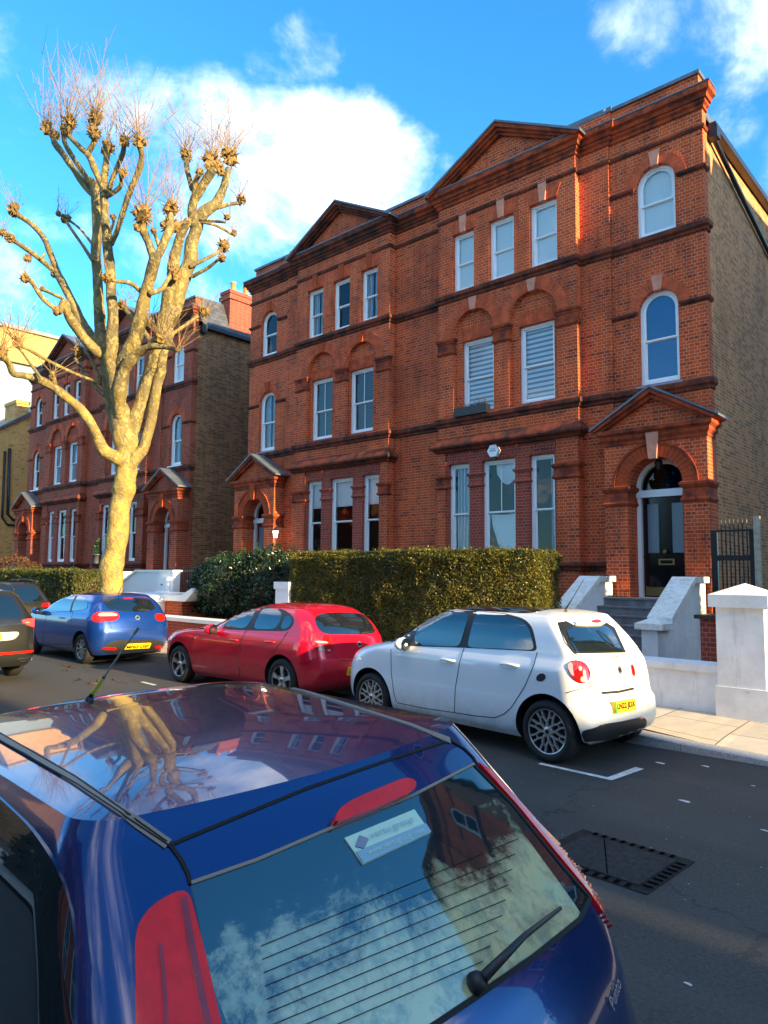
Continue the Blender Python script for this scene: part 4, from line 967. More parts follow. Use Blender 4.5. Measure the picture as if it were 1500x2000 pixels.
shrub('bronze_bush', 'low reddish bronze bush behind the olive hedge, below the leftmost porch', [((-33.5, 12.6, 1.6), (1.6, .8, .9)), ((-35.0, 12.8, 1.5), (1.0, .8, .7))], M['bronze'], 6000, .06, rn, cat='bush')
shrub('wispy_bush', 'pale thin leafed bush rising left of the dark shrub', [((-18.0, 12.6, 1.75), (.9, .6, .65))], M['laurel'], 3500, .045, rn, cat='bush')
lf = MB(); pts = []
for k in range(900):
    h = rn.random(); a = rn.uniform(0, 6.28); rr = .17*(1-h)**.6+.02
    pts.append((Vector((-30.12+rr*cos(a), 14.62+rr*sin(a), 2.62+h*.75)), (cos(a), sin(a), .4)))
leaves(lf, pts, .04, rn); pp = [o for o in bpy.data.objects if o.name.startswith('bay_ledge_pot')][0]; lf.build('conifer', M['laurel'], pp)
# young sprigs that stand above the hedges in front of the left bay
sp = MB(); lv = MB(); pts = []
for k in range(14):
    x = -14.4+rn.uniform(-.9, .9); y = 11.5+rn.uniform(-.3, .3); h = rn.uniform(.15, .55); tip = Vector((x+rn.uniform(-.12, .12), y, 2.25+h))
    sp.tube([(x, y, 1.9), tip], [.008, .003], 4)
    for j in range(9): pts.append((Vector((x, y, 1.95)).lerp(tip, .3+.7*j/8)+Vector((rn.uniform(-.04, .04), rn.uniform(-.04, .04), 0)), (0, -1, .5)))
r = empty('rose_bush', (-14.4, 11.5, .2), 'leafy sprigs standing above the hedge in front of the left bay window', 'plant'); sp.build('stem', M['twigwood'], r); leaves(lv, pts, .05, rn); lv.build('foliage', M['laurel'], r)
# loose fallen leaves on the road
fl = MB(); pts = []
for k in range(26):
    cx, cy = rn.choice([(-13.8, 6.2), (-12.2, 5.9), (-14.3, 6.5), (-11.9, 6.3)]); pts.append((Vector((cx+rn.gauss(0, .22), cy+rn.gauss(0, .12), .012)), (0, 0, 3)))
leaves(fl, pts, .05, rn); tag(fl.build('fallen_leaves', M['bronze']), 'few brown fallen leaves on the road beside the blue car', 'leaves', kind='stuff')

hedge_box('added_dark_hedge', 'added dark hedge out of view behind the viewer, darkens car reflections', -16, 9, -6.6, -5.2, .1, 3.3, M['laurel'], 9000, .14, rn, .12)  # added out of view so the near car's side reflects something dark

hedge_box('added_shade_hedge', 'added dark hedge out of view beyond the right edge, shades the step walls', 2.5, 7.5, 11.75, 14.2, .1, 4.6, M['laurel'], 7000, .10, rn, .12)  # added out of view to keep sun off the white step walls
# ------------------------------------------------------------------ pollarded plane tree
def barkmat():
    m, t = new_mat('plane_tree_bark'); g = geo(t); pos = g.outputs['Position']
    big = t.noise(pos, 1.3, 4, .6); vo = t.n.new('ShaderNodeTexVoronoi'); vo.inputs['Scale'].default_value = 9; vo.feature = 'F1'
    t.link(t.vmath('ADD', t.vmath('MULTIPLY', pos, (1.4, 1.4, .8)), t.vmath('SCALE', t.noise(pos, 6, 4, .6, out=1), scale=.5)), vo.inputs['Vector'])
    fine = t.noise(pos, 30, 5, .7)
    _, _, zz = t.sep(pos); hi = t.maprange(zz, 3.5, 7.0, 0, 1)  # shade on the upper limbs put into the bark colour by height
    lo_c = t.mix(t.maprange(big, .3, .65), (.46, .32, .065, 1), (.34, .235, .055, 1)); hi_c = t.mix(t.maprange(big, .35, .6), (.25, .175, .045, 1), (.085, .065, .03, 1)); c = t.mix(hi, lo_c, hi_c)
    c = t.mix(t.math('MULTIPLY', t.maprange(t.noise(pos, 4.5, 5, .7), .45, .6), .6), c, (.17, .13, .06, 1))
    sx = t.sep(vo.outputs['Color'])[0]
    c = t.mix(t.math('MULTIPLY', t.math('GREATER_THAN', sx, .72), .6), c, (.40, .30, .11, 1))
    c = t.mix(t.math('MULTIPLY', t.math('LESS_THAN', sx, .22), .5), c, (.14, .13, .09, 1))
    c = t.mix(t.maprange(fine, .55, .8, 0, .4), c, (.10, .09, .06, 1))
    t.link(c, t.p.inputs['Base Color']); t.p.inputs['Roughness'].default_value = .85; bump(t, t.math('ADD', fine, t.math('MULTIPLY', vo.outputs['Distance'], 1.2)), .6, .03); return m
M['bark'] = barkmat()
M['burr'] = simple('knuckle_bark', (.20, .12, .035), .9, nscale=14, namt=.6, bumpamt=1.0)
M['twig'] = simple('brown_twigs', (.20, .125, .055), .8)
TD = 18.3
def tp(c, u, v, off=0.0):
    if c == 'a': px, py = u*.36667, 50+v*.36667
    else: px, py = u*.37333, 560+v*.37333
    d = ray(px, py)*(TD+off); return Vector((d.x, d.y, d.z+CAMH))
def tr(c, r): return r*(.36667 if c == 'a' else .37333)/F_PX*TD
tree = empty('plane_tree', tuple(tp('b', 560, 1720)*1.0), 'tall pollarded plane tree with knuckled branches and twigs on the far pavement', 'tree')
rt = random.Random(5)
def smooth_path(P, R, k=4):
    out = []; ro = []
    n = len(P)
    for i in range(n-1):
        p0, p1, p2, p3 = P[max(0, i-1)], P[i], P[i+1], P[min(n-1, i+2)]
        for j in range(k):
            t = j/k; out.append(.5*((2*p1)+(p2-p0)*t+(2*p0-5*p1+4*p2-p3)*t*t+(3*p1-p0-3*p2+p3)*t**3)); ro.append(R[i]+(R[i+1]-R[i])*t)
    out.append(P[-1]); ro.append(R[-1]); return out, ro
def limb(c, pts, o0=0.0, o1=0.0, name='branch'):
    P = []; R = []; n = len(pts)
    for i, (u, v, r) in enumerate(pts):
        P.append(tp(c, u, v, o0+(o1-o0)*(i/(n-1))**1.2)); R.append(tr(c, r))
    P, R = smooth_path(P, R, 5)
    P = [p+Vector((noise.noise(p*1.9), noise.noise(p*1.9+Vector((9, 0, 0))), noise.noise(p*1.9+Vector((0, 9, 0)))))*r*.28 for p, r in zip(P, R)]
    R = [r*.96*(1+.14*noise.noise(p*3.1)+.10*noise.noise(p*8)) for p, r in zip(P, R)]
    q = MB(); q.tube(P, R, 14 if R[0] > .15 else 9); q.blob(P[0], R[0]*.99, 3, .03); q.blob(P[-1], R[-1]*.98, 2, .05); q.build(name, M['bark'], tree, smooth=True)
def burr(c, u, v, r, off, tw=14, L=1.0, spread=.55):
    p = tp(c, u, v, off); rr = tr(c, r); q = MB(); q.blob(p, rr*.78, 2, .5, sc=(rt.uniform(.8, 1.15), rt.uniform(.8, 1.15), rt.uniform(.85, 1.3)), seed=u)
    for k in range(7):
        d = Vector((rt.gauss(0, 1), rt.gauss(0, 1), rt.gauss(.3, 1))).normalized(); q.blob(p+d*rr*.62, rr*.42*rt.uniform(.7, 1.2), 1, .4, seed=k+u)
    for k in range(26):
        d = Vector((rt.gauss(0, 1), rt.gauss(0, 1), rt.gauss(.35, .9))).normalized(); q.tube([p+d*rr*.6, p+d*rr*rt.uniform(.95, 1.35)], [rr*.13, rr*.05], 4)
    b = q.build('knuckle', M['burr'], tree)
    if tw:
        q = MB()
        for k in range(tw):
            d = Vector((rt.gauss(0, spread), rt.gauss(0, spread), 1+rt.gauss(0, .25))).normalized()
            l = L*rt.uniform(.30, 1.12); b0 = p+Vector((rt.gauss(0, .45), rt.gauss(0, .45), .3))*rr; ben = Vector((rt.gauss(0, .12), rt.gauss(0, .12), .10))*l
            m1 = b0+d*l*.5+ben*.3; e1 = b0+d*l+ben; q.tube([b0, m1, e1], [.0085, .006, .003], 3, cap=False)
            for s in range(rt.choice((1, 2, 2, 3))):
                t = rt.uniform(.3, .9); s0 = b0.lerp(m1, min(1, t*2)) if t < .5 else m1.lerp(e1, t*2-1); dd = (d+Vector((rt.gauss(0, .5), rt.gauss(0, .5), .1))).normalized(); q.tube([s0, s0+dd*l*rt.uniform(.15, .4)], [.004, .0022], 3, cap=False)
        q.build('twigs', M['twig'], b)
# trunk
limb('b', [(566, 2060, 78), (570, 1900, 70), (572, 1720, 65), (572, 1600, 62), (598, 1400, 58), (628, 1200, 56), (648, 1080, 58), (660, 980, 57), (664, 880, 62), (652, 800, 70), (640, 730, 62), (625, 640, 50)], name='trunk')
limb('b', [(655, 900, 52), (640, 780, 60), (600, 660, 48), (572, 520, 36), (560, 420, 32), (545, 330, 30)], 0, .4)
# two upright left limbs
limb('a', [(612, 2020, 24), (600, 1890, 38), (590, 1780, 42), (545, 1700, 40), (525, 1560, 30), (520, 1400, 28), (515, 1250, 27), (520, 1100, 28), (520, 960, 30), (505, 850, 26), (470, 820, 18)], .0, .8)
limb('a', [(625, 2020, 26), (610, 1890, 38), (600, 1780, 42), (597, 1700, 34), (600, 1560, 30), (592, 1400, 27), (582, 1250, 28), (570, 1130, 26), (560, 1000, 22), (555, 900, 22), (562, 860, 18)], -.2, -.5)
limb('a', [(500, 900, 20), (430, 820, 20), (360, 720, 18), (300, 640, 18), (285, 590, 16)], .8, 1.2)
limb('a', [(490, 850, 16), (400, 720, 15), (345, 620, 14), (350, 560, 14)], .7, .4)
limb('a', [(562, 880, 20), (510, 780, 18), (470, 690, 18), (430, 650, 14), (375, 590, 12)], -.5, -.1)
limb('a', [(465, 680, 15), (500, 620, 16), (500, 570, 18)], -.3, -.5)
limb('a', [(555, 830, 18), (565, 720, 16), (570, 660, 18)], -.5, -.3)
limb('a', [(580, 880, 13), (620, 760, 13), (655, 680, 13), (662, 620, 14)], -.5, -.9)
limb('a', [(580, 905, 13), (640, 860, 11), (645, 810, 10), (652, 785, 10)], -.5, -1.1)
limb('a', [(595, 1160, 14), (625, 1090, 13), (655, 1000, 14), (685, 900, 16), (730, 790, 16), (755, 700, 14), (742, 640, 16)], -.4, -1.2)
limb('a', [(588, 1100, 8), (605, 1050, 7), (602, 1020, 9)], -.5, -.8)
limb('a', [(492, 1250, 10), (440, 1170, 9), (370, 1070, 8), (350, 1030, 9)], .3, .9)
limb('a', [(497, 1170, 8), (430, 1085, 6), (370, 1040, 7)], .5, 1.0)
# spreading left limbs
limb('a', [(610, 1900, 26), (570, 1765, 34), (500, 1690, 30), (440, 1580, 26), (375, 1450, 24), (330, 1370, 24), (300, 1310, 22)], .2, 1.2)
limb('a', [(305, 1320, 18), (265, 1200, 17), (225, 1120, 16), (160, 1050, 15), (100, 1010, 15)], 1.2, 1.6)
limb('a', [(290, 1310, 16), (190, 1225, 14), (110, 1170, 14), (45, 1130, 14)], 1.2, .6)
limb('a', [(215, 1240, 8), (240, 1218, 8)], 1.0, 1.1)
limb('a', [(612, 1930, 26), (570, 1785, 34), (520, 1740, 30), (430, 1640, 28), (375, 1550, 26), (345, 1480, 22), (320, 1520, 16)], .1, -.8)
limb('a', [(310, 1520, 13), (230, 1460, 12), (170, 1370, 12), (135, 1345, 13)], -.8, -1.2)
limb('a', [(335, 1455, 10), (265, 1420, 9), (228, 1405, 9)], -.6, -.4)
# low left limb with long twigs
limb('b', [(625, 900, 36), (550, 855, 32), (510, 780, 28), (470, 700, 26), (400, 620, 24), (300, 540, 23), (215, 490, 20), (130, 465, 17), (70, 455, 16), (45, 400, 16), (12, 365, 16)], -.2, -1.9)
limb('b', [(540, 510, 10), (380, 450, 9), (260, 390, 9), (160, 335, 9), (100, 305, 10)], .2, -.9)
limb('b', [(220, 485, 8), (150, 390, 7), (100, 318, 8)], -1.4, -.9)
limb('b', [(545, 565, 13), (480, 500, 12), (420, 420, 10), (395, 375, 10)], .1, .8)
limb('b', [(525, 485, 10), (470, 370, 10), (430, 325, 9)], .1, 1.0)
limb('b', [(285, 505, 14), (275, 455, 12)], -1.0, -1.1)
# centre dark limb
limb('a', [(640, 2040, 28), (650, 1900, 38), (660, 1800, 42), (700, 1710, 40), (735, 1600, 37), (765, 1450, 32), (800, 1330, 29), (825, 1235, 28)], 0, -1.0)
limb('a', [(820, 1250, 22), (790, 1150, 20), (760, 1080, 22), (755, 1030, 26)], -1.0, -1.3)
limb('a', [(825, 1245, 22), (865, 1180, 20), (895, 1110, 22), (905, 1070, 24), (910, 1000, 16)], -1.0, -.7)
limb('a', [(755, 1420, 13), (700, 1375, 11), (615, 1360, 9), (580, 1350, 10)], -.6, -1.5)
limb('a', [(800, 1420, 17), (860, 1405, 13), (890, 1365, 12), (915, 1330, 13)], -.8, -.3)
limb('a', [(850, 1190, 9), (832, 1130, 8), (822, 1100, 9)], -.9, -1.2)
# right limbs
limb('b', [(672, 960, 26), (705, 900, 36), (745, 850, 31), (775, 760, 28), (805, 600, 28), (835, 460, 28), (855, 360, 27), (890, 240, 30)], -.1, .2)
limb('b', [(660, 860, 30), (695, 730, 42), (740, 600, 40), (770, 480, 38), (810, 370, 36), (850, 250, 38), (900, 130, 40)], .1, .2)
limb('a', [(810, 1850, 30), (850, 1720, 42), (900, 1560, 46), (960, 1400, 44), (1010, 1250, 38), (1035, 1120, 34), (1080, 1010, 36), (1150, 945, 30), (1190, 860, 22), (1215, 770, 18)], .2, .9)
limb('a', [(800, 1850, 26), (835, 1740, 34), (880, 1520, 36), (915, 1350, 34), (935, 1220, 30), (960, 1120, 26), (1000, 1040, 24)], .2, -.3)
limb('a', [(1035, 1060, 28), (1030, 940, 26), (1085, 850, 26), (1135, 770, 24)], .5, .2)
limb('a', [(1035, 930, 20), (1045, 830, 15), (1070, 780, 14)], .4, 0)
limb('a', [(1025, 870, 16), (1000, 780, 15), (990, 710, 16)], .4, .9)
limb('a', [(1120, 980, 13), (1210, 955, 10), (1275, 945, 11)], .8, 1.1)
limb('a', [(1060, 1035, 11), (1130, 1042, 8), (1200, 1048, 8)], .5, .1)
limb('a', [(1060, 1040, 11), (1150, 1065, 8), (1235, 1110, 8)], .5, 1.2)
limb('a', [(1020, 1280, 13), (1090, 1245, 10), (1150, 1215, 10), (1185, 1180, 12)], .3, .9)
limb('a', [(1030, 1335, 11), (1110, 1290, 9), (1165, 1245, 8)], .3, 0)
limb('b', [(625, 680, 26), (628, 560, 34), (655, 430, 31), (720, 350, 24), (780, 315, 18), (860, 318, 11), (925, 332, 9)], -.2, -1.2)
limb('b', [(770, 330, 14), (800, 285, 18), (835, 272, 16)], -.5, -.7)
limb('b', [(790, 300, 14), (755, 235, 15), (695, 170, 14), (650, 115, 13)], .1, .8)
limb('b', [(890, 260, 12), (970, 200, 9), (1040, 150, 10)], .4, 1.0)
for a in [('a', 245, 545, 36, 1.2, 22, 1.5), ('a', 290, 590, 34, 1.2, 10, 1.0), ('a', 350, 555, 36, .4, 16, 1.7), ('a', 372, 515, 38, .4, 26, 2.0), ('a', 500, 570, 40, -.5, 24, 1.7), ('a', 507, 490, 40, -.5, 30, 1.5),
          ('a', 572, 655, 36, -.3, 18, 1.2), ('a', 662, 615, 28, -.9, 22, 1.6), ('a', 655, 785, 24, -1.1, 10, .7), ('a', 740, 622, 34, -1.2, 36, 1.6), ('a', 602, 1020, 15, -.8, 0, 0), ('a', 350, 1028, 26, .9, 10, .6), ('a', 312, 1005, 15, 1.0, 5, .5),
          ('a', 75, 980, 38, 1.6, 14, .9), ('a', 55, 1132, 30, .6, 4, .5), ('a', 15, 1105, 26, .6, 8, .6), ('a', 148, 1242, 24, 1.0, 3, .4), ('a', 305, 1522, 24, -.8, 5, .4), ('a', 130, 1345, 24, -1.2, 8, .5), ('a', 226, 1405, 15, -.4, 3, .4), ('a', 290, 1325, 24, 1.2, 8, .5),
          ('b', 8, 345, 30, -1.9, 30, 1.3), ('b', 95, 300, 24, -.9, 40, 1.2), ('b', 410, 340, 30, .8, 14, .8), ('b', 275, 470, 18, -1.1, 10, .8),
          ('a', 757, 1010, 50, -1.3, 34, 2.0), ('a', 730, 1075, 20, -1.3, 0, 0), ('a', 905, 1072, 46, -.7, 14, 1.2), ('a', 912, 975, 40, -.7, 24, 1.4), ('a', 570, 1345, 22, -1.5, 6, .5), ('a', 925, 1325, 34, -.3, 14, .8), ('a', 820, 1095, 16, -1.2, 4, .5), ('a', 960, 1075, 36, -.2, 10, .8),
          ('a', 1130, 725, 52, .2, 46, 1.5), ('a', 1222, 705, 52, .9, 46, 1.5), ('a', 1065, 780, 24, 0, 8, .7), ('a', 990, 690, 36, .9, 34, 1.5), ('a', 1170, 770, 34, .5, 12, 1.0), ('a', 1285, 930, 30, 1.1, 16, .9), ('a', 1210, 1022, 20, .1, 8, .5), ('a', 1247, 1105, 18, 1.2, 10, .6),
          ('a', 1190, 1178, 38, .9, 12, .5), ('a', 1185, 1238, 22, 0, 6, .4), ('b', 838, 272, 26, -.7, 22, 1.3), ('b', 637, 95, 28, .8, 10, .6), ('b', 1070, 135, 30, 1.0, 18, .8), ('b', 930, 335, 12, -1.2, 20, .9), ('b', 770, 190, 24, .3, 18, 1.2)]:
    burr(a[0], a[1], a[2], a[3], a[4], a[5], a[6], .75 if a[0] == 'b' else .5)
# ------------------------------------------------------------------ cars
from mathutils.geometry import delaunay_2d_cdt
def paint(name, col, dark=None, rough=.28, coat=1.0, flake=.0, dirt=.0):
    m, t = new_mat(name); p = t.p; p.inputs['Roughness'].default_value = rough; p.inputs['Coat Weight'].default_value = coat; p.inputs['Coat Roughness'].default_value = .02
    p.inputs['Metallic'].default_value = flake
    g = geo(t); pos = g.outputs['Position']; c = c4(col)
    if dirt:
        _, _, z = t.sep(pos); low = t.maprange(z, .62, .2, 0, 1)
        n = t.math('MULTIPLY', t.maprange(t.noise(pos, 6, 6, .7), .3, .7), low); n = t.math('MULTIPLY', n, dirt)
        cc = t.mix(n, c, (.16, .14, .12, 1)); t.link(cc, p.inputs['Base Color'])
        t.link(t.math('ADD', t.math('MULTIPLY', n, .4), rough), p.inputs['Roughness'])
    else: p.inputs['Base Color'].default_value = c
    return m
M['carwhite'] = paint('white_car_paint', (.88, .89, .90), dirt=.45, rough=.35)
M['carred'] = paint('crimson_car_paint', (.66, .005, .030), flake=.2, dirt=.3, rough=.25)
M['carblue'] = paint('bright_blue_car_paint', (.006, .05, .29), flake=.45, rough=.3, dirt=.2)
M['carnavy'] = paint('royal_blue_car_paint', (.002, .030, .15), flake=.55, rough=.22); M['carnavy'].node_tree.nodes['Principled BSDF'].inputs['Coat IOR'].default_value = 1.5
M['carblack'] = paint('dark_grey_car_paint', (.022, .024, .024), flake=.4, rough=.3)
M['cargrey'] = paint('charcoal_car_paint', (.03, .033, .04), flake=.4, rough=.3)
M['cglass'] = simple('tinted_car_glass', (.006, .012, .018), .015, spec=1.0, coat=1.0); 
for n_ in M['cglass'].node_tree.nodes:
    if n_.type == 'BSDF_PRINCIPLED': n_.inputs['IOR'].default_value = 1.6
M['gap'] = simple('panel_gap', (.006, .006, .007), .8)
M['rubber'] = simple('tyre_rubber', (.014, .014, .015), .8, nscale=30, namt=.3)
M['plastic'] = simple('black_trim_plastic', (.018, .018, .02), .5)
M['alloy'] = simple('silver_alloy', (.55, .56, .58), .3, metal=.9)
M['alloydark'] = simple('diamond_cut_alloy', (.62, .58, .55), .3, metal=.7)
M['chrome'] = simple('chrome', (.75, .76, .78), .12, metal=1.0)
M['redlens'] = simple('red_lamp_lens', (.34, .006, .008), .1, coat=1.0, nscale=18, namt=.25)
M['redbright'] = simple('bright_red_lamp_lens', (.85, .010, .004), .18, spec=.4, coat=.35, nscale=26, namt=.12)
M['litlens'] = simple('lit_tail_lamp', (.6, .02, .02), .2, emit=(1, .03, .02), estr=1.6)
M['litamber'] = simple('lit_brake_element', (.9, .4, .1), .2, emit=(1, .45, .12), estr=3.0)
M['clearlens'] = simple('clear_lamp_lens', (.62, .36, .33), .15, coat=1.0)
M['amber'] = simple('amber_glint', (.9, .22, .02), .2, coat=1.0)
M['plate'] = simple('yellow_number_plate', (.86, .56, .015), .4)
M['ink'] = simple('number_plate_black', (.006, .006, .006), .5)
M['green'] = simple('green_plate_flash', (.01, .35, .06), .4)
M['silver'] = simple('silver_badge', (.6, .62, .65), .25, metal=.8)

def pchip(tab, k=5):
    """monotone-ish interpolation between the rows of a table"""
    out = []; n = len(tab)
    for i in range(n-1):
        for j in range(k):
            t = j/k; row = []
            for c in range(len(tab[0])):
                p1, p2 = tab[i][c], tab[i+1][c]; p0 = tab[i-1][c] if i else p1; p3 = tab[i+2][c] if i < n-2 else p2
                d = p2-p1; m1 = (p2-p0)/2; m2 = (p3-p1)/2
                if (p1-p0)*d <= 0: m1 = 0 if i else d
                if (p3-p2)*d <= 0: m2 = 0 if i < n-2 else d
                lim = 2.5*abs(d); m1 = max(-lim, min(lim, m1)); m2 = max(-lim, min(lim, m2))
                t2, t3 = t*t, t*t*t
                row.append((2*t3-3*t2+1)*p1+(t3-2*t2+t)*m1+(-2*t3+3*t2)*p2+(t3-t2)*m2)
            out.append(row)
    out.append(list(tab[-1])); return out
def outline(xr, xf, w, cr, cf, br, bf, nr=7, nc=9, ns=44):
    """half outline from rear centre round to front centre (y >= 0)"""
    P = []
    wr = w-cr*.85
    for i in range(nr): y = wr*i/nr; P.append((xr-br*(y/w)**2, y))
    xb = xr-br*(wr/w)**2
    sl = -2*br*wr/(w*w)
    for i in range(nc):
        a = pi/2*i/nc; P.append((xb-cr*(1-cos(a))+sl*cr*.3*sin(a)*(1-i/nc), wr+(w-wr)*sin(a)))
    xs = xb-cr; wf = w-cf*.8; xfb = xf+bf*(wf/w)**2; xe = xfb+cf
    for i in range(ns):
        t = i/ns; P.append((xs+(xe-xs)*t, w))
    for i in range(nc):
        a = pi/2*i/nc; P.append((xe-cf*sin(a), wf+(w-wf)*cos(a)))
    for i in range(nr+1): y = wf*(1-i/nr); P.append((xf+bf*(y/w)**2, y))
    return P
class Car:
    def __init__(s, name, label, cat, pos, yaw, roll, levels, crown, mats, warp=None, capn=12, group='cars parked along the street', wells=None, scale=1.0, k=5, ce=2.4):
        s.M = Matrix.Translation(Vector(pos)) @ Matrix.Rotation(radians(yaw), 4, 'Z') @ Matrix.Rotation(radians(roll), 4, 'X') @ Matrix.Scale(scale, 4)
        s.Mi = s.M.inverted(); s.root = empty(name, (0, 0, 0), label, cat, group); s.root['_o'] = (0, 0, 0); s.root.matrix_world = s.M
        # vertices stay in car coordinates (children of the root)
        rows = pchip(levels, k); vs = []; fs = []; m = None
        for (z, xr, xf, w, cr, cf, br, bf) in rows:
            h = outline(xr, xf, w, cr, cf, br, bf); full = h+[(x, -y) for x, y in h[-2:0:-1]]; m = len(full)
            vs += [(x, y, z) for x, y in full]
        n = len(rows)
        z0, xr, xf, w = rows[-1][:4]; top = vs[-m:]
        for c in range(1, capn+1):
            t = c/capn; sh = 1-t**1.0*.97 if c < capn else 0.02
            for (x, y, z) in top:
                xs = min(max(x, xf+w*.9), xr-w*.9)
                vs.append((xs+(x-xs)*sh, y*sh, z0+crown*(1-sh**ce)))
            n += 1
        for i in range(n-1):
            for j in range(m): fs.append((i*m+j, i*m+(j+1) % m, (i+1)*m+(j+1) % m, (i+1)*m+j))
        fs.append(tuple(range(m-1, -1, -1)))
        bm = bmesh.new(); bv = [bm.verts.new(v if not warp else warp(*v)) for v in vs]
        for f in fs: bm.faces.new([bv[i] for i in f])
        # close the spine of the roof
        last = bv[-m:]
        bm.faces.new(last)
        bmesh.ops.recalc_face_normals(bm, faces=bm.faces)
        if sum(f.normal.z*f.calc_area() for f in bm.faces if f.calc_center_median().z > z0) < 0: bmesh.ops.reverse_faces(bm, faces=bm.faces)
        me = bpy.data.meshes.new('body'); bm.to_mesh(me); bm.free()
        ob = bpy.data.objects.new('body', me); COL.objects.link(ob); me.materials.append(mats); me.materials.append(M['plastic'])
        if wells:
            cut = MB()
            for (x, z, r) in wells:
                for sgn in (-1, 1):
                    a, b = (s_ * sgn for s_ in (.52, 1.3)); n_ = 40
                    P = [(x+r*cos(2*pi*i/n_), max(-.2, z+r*sin(2*pi*i/n_))) for i in range(n_)]
                    cut.prism(P, min(a, b), max(a, b))
            co = cut.build('cutter', M['plastic']); co.location = (0, 0, 0)
            cm = co.data; o_ = Vector(co['_o'])
            for v in cm.vertices: v.co += o_
            md = ob.modifiers.new('b', 'BOOLEAN'); md.object = co; md.operation = 'DIFFERENCE'; md.solver = 'EXACT'
            dg = bpy.context.evaluated_depsgraph_get(); nm = bpy.data.meshes.new_from_object(ob.evaluated_get(dg)); ob.modifiers.clear(); ob.data = nm; nm.name = 'body'
            bpy.data.objects.remove(co)
            while len(nm.materials) < 2: nm.materials.append(M['plastic'])
            for p in nm.polygons:
                inw = False
                for (x, z, r) in wells:
                    if abs(sqrt((p.center.x-x)**2+(p.center.z-z)**2)-r) < .012 and abs(p.normal.y) < .5 and abs(p.center.y) > .5: inw = True
                    if sqrt((p.center.x-x)**2+(p.center.z-z)**2) < r and abs(abs(p.center.y)-.52) < .01: inw = True
                p.material_index = 1 if inw else 0
        me = ob.data
        me.polygons.foreach_set('use_smooth', [True]*len(me.polygons)); me.set_sharp_from_angle(angle=radians(38))
        ob.parent = s.root; ob['_o'] = (0, 0, 0); s.body = ob
        b2 = bmesh.new(); b2.from_mesh(me); s.bvh = BVHTree.FromBMesh(b2); b2.free()
    def cast(s, u, v):
        o = s.Mi @ Vector((0, 0, CAMH)); d = (s.Mi.to_3x3() @ ray(u, v)).normalized()
        hit = s.bvh.ray_cast(o, d); return (hit[0], hit[1]) if hit[0] is not None else None
    def ortho(s, plane, a, b):
        if plane == 'side': o, d = Vector((a, -3, b)), Vector((0, 1, 0))
        elif plane == 'rear': o, d = Vector((3, a, b)), Vector((-1, 0, 0))
        else: o, d = Vector((a, b, 3)), Vector((0, 0, -1))
        hit = s.bvh.ray_cast(o, d); return (hit[0], hit[1]) if hit[0] is not None else None
    def proj(s, mode, a, b): return s.cast(a, b) if mode == 'pix' else s.ortho(mode, a, b)
    def patch(s, name, mode, poly, mat, parent=None, off=.004, step=None, smooth=True, both=False, curve=2, mask=None, thick=.012, uvm=None):
        """thin shell lying on the body, cut to a polygon"""
        poly = [tuple(p) for p in poly]
        # densify along a closed Catmull curve when asked
        n = len(poly); B = []
        for i in range(n):
            p0, p1, p2, p3 = [Vector(poly[(i+k) % n]) for k in (-1, 0, 1, 2)]
            L = (p2-p1).length; st = step or (6 if mode == 'pix' else .05); m = max(1, int(L/st))
            for j in range(m):
                t = j/m
                if curve == 2:
                    q = .5*((2*p1)+(p2-p0)*t*.55+(2*p0-5*p1+4*p2-p3)*0+(p2-p1)*2*t-(p2-p0)*t*.55)
                else: q = p1.lerp(p2, t)
                B.append(q if curve != 2 else p1.lerp(p2, t))
        if smooth:
            for _ in range(3):
                n = len(B); B = [B[(i-1) % n]*.25+B[i]*.5+B[(i+1) % n]*.25 for i in range(n)]
        st = step or (6 if mode == 'pix' else .05)
        xs = [p.x for p in B]; ys = [p.y for p in B]; pts = [Vector((p.x, p.y)) for p in B]; nb = len(pts)
        def inside(x, y):
            c = False; j = nb-1
            for i in range(nb):
                if (pts[i].y > y) != (pts[j].y > y) and x < (pts[j].x-pts[i].x)*(y-pts[i].y)/(pts[j].y-pts[i].y)+pts[i].x: c = not c
                j = i
            return c
        g = []; x = min(xs)+st*.5
        while x < max(xs):
            y = min(ys)+st*.5
            while y < max(ys):
                if inside(x, y) and min((Vector((x, y))-p).length for p in pts) > st*.45: g.append(Vector((x, y)))
                y += st
            x += st
        vv, ee, ff, *_ = delaunay_2d_cdt(pts+g, [(i, (i+1) % nb) for i in range(nb)], [], 1, 1e-6)
        P3 = []
        for v in vv:
            h = s.proj(mode, v.x, v.y); P3.append(None if h is None else (h[0]+h[1]*off, h[1], h[0]))
        mb = MB(); idx = {}; vs = []; fs = []
        md = None
        for f in ff:
            if any(P3[i] is None for i in f): continue
            c = sum((vv[i] for i in f), Vector((0, 0)))/len(f)
            if not inside(c.x, c.y): continue
            e = max((P3[f[i]][0]-P3[f[i-1]][0]).length for i in range(len(f)))
            if e > .45: continue
            for i in f:
                if i not in idx: idx[i] = len(vs); vs.append(P3[i][0])
            a, b, c_ = [P3[i][0] for i in f[:3]]
            nn = (b-a).cross(c_-a); ff_ = [idx[i] for i in f]
            if nn.dot(P3[f[0]][1]) < 0: ff_.reverse()
            fs.append(ff_)
        # rim down to the body
        ecount = {}
        for f in fs:
            for i in range(len(f)):
                a, b = f[i], f[(i+1) % len(f)]; ecount[(a, b)] = ecount.get((a, b), 0)+1
        inv = {v: k for k, v in idx.items()}; base = len(vs); rim = {}
        for (a, b) in list(ecount):
            if (b, a) not in ecount:
                for q in (a, b):
                    if q not in rim: rim[q] = len(vs); vs.append(P3[inv[q]][2]-P3[inv[q]][1]*.004)
                fs.append([b, a, rim[a], rim[b]])
        if not fs: print('EMPTY PATCH', name); return None
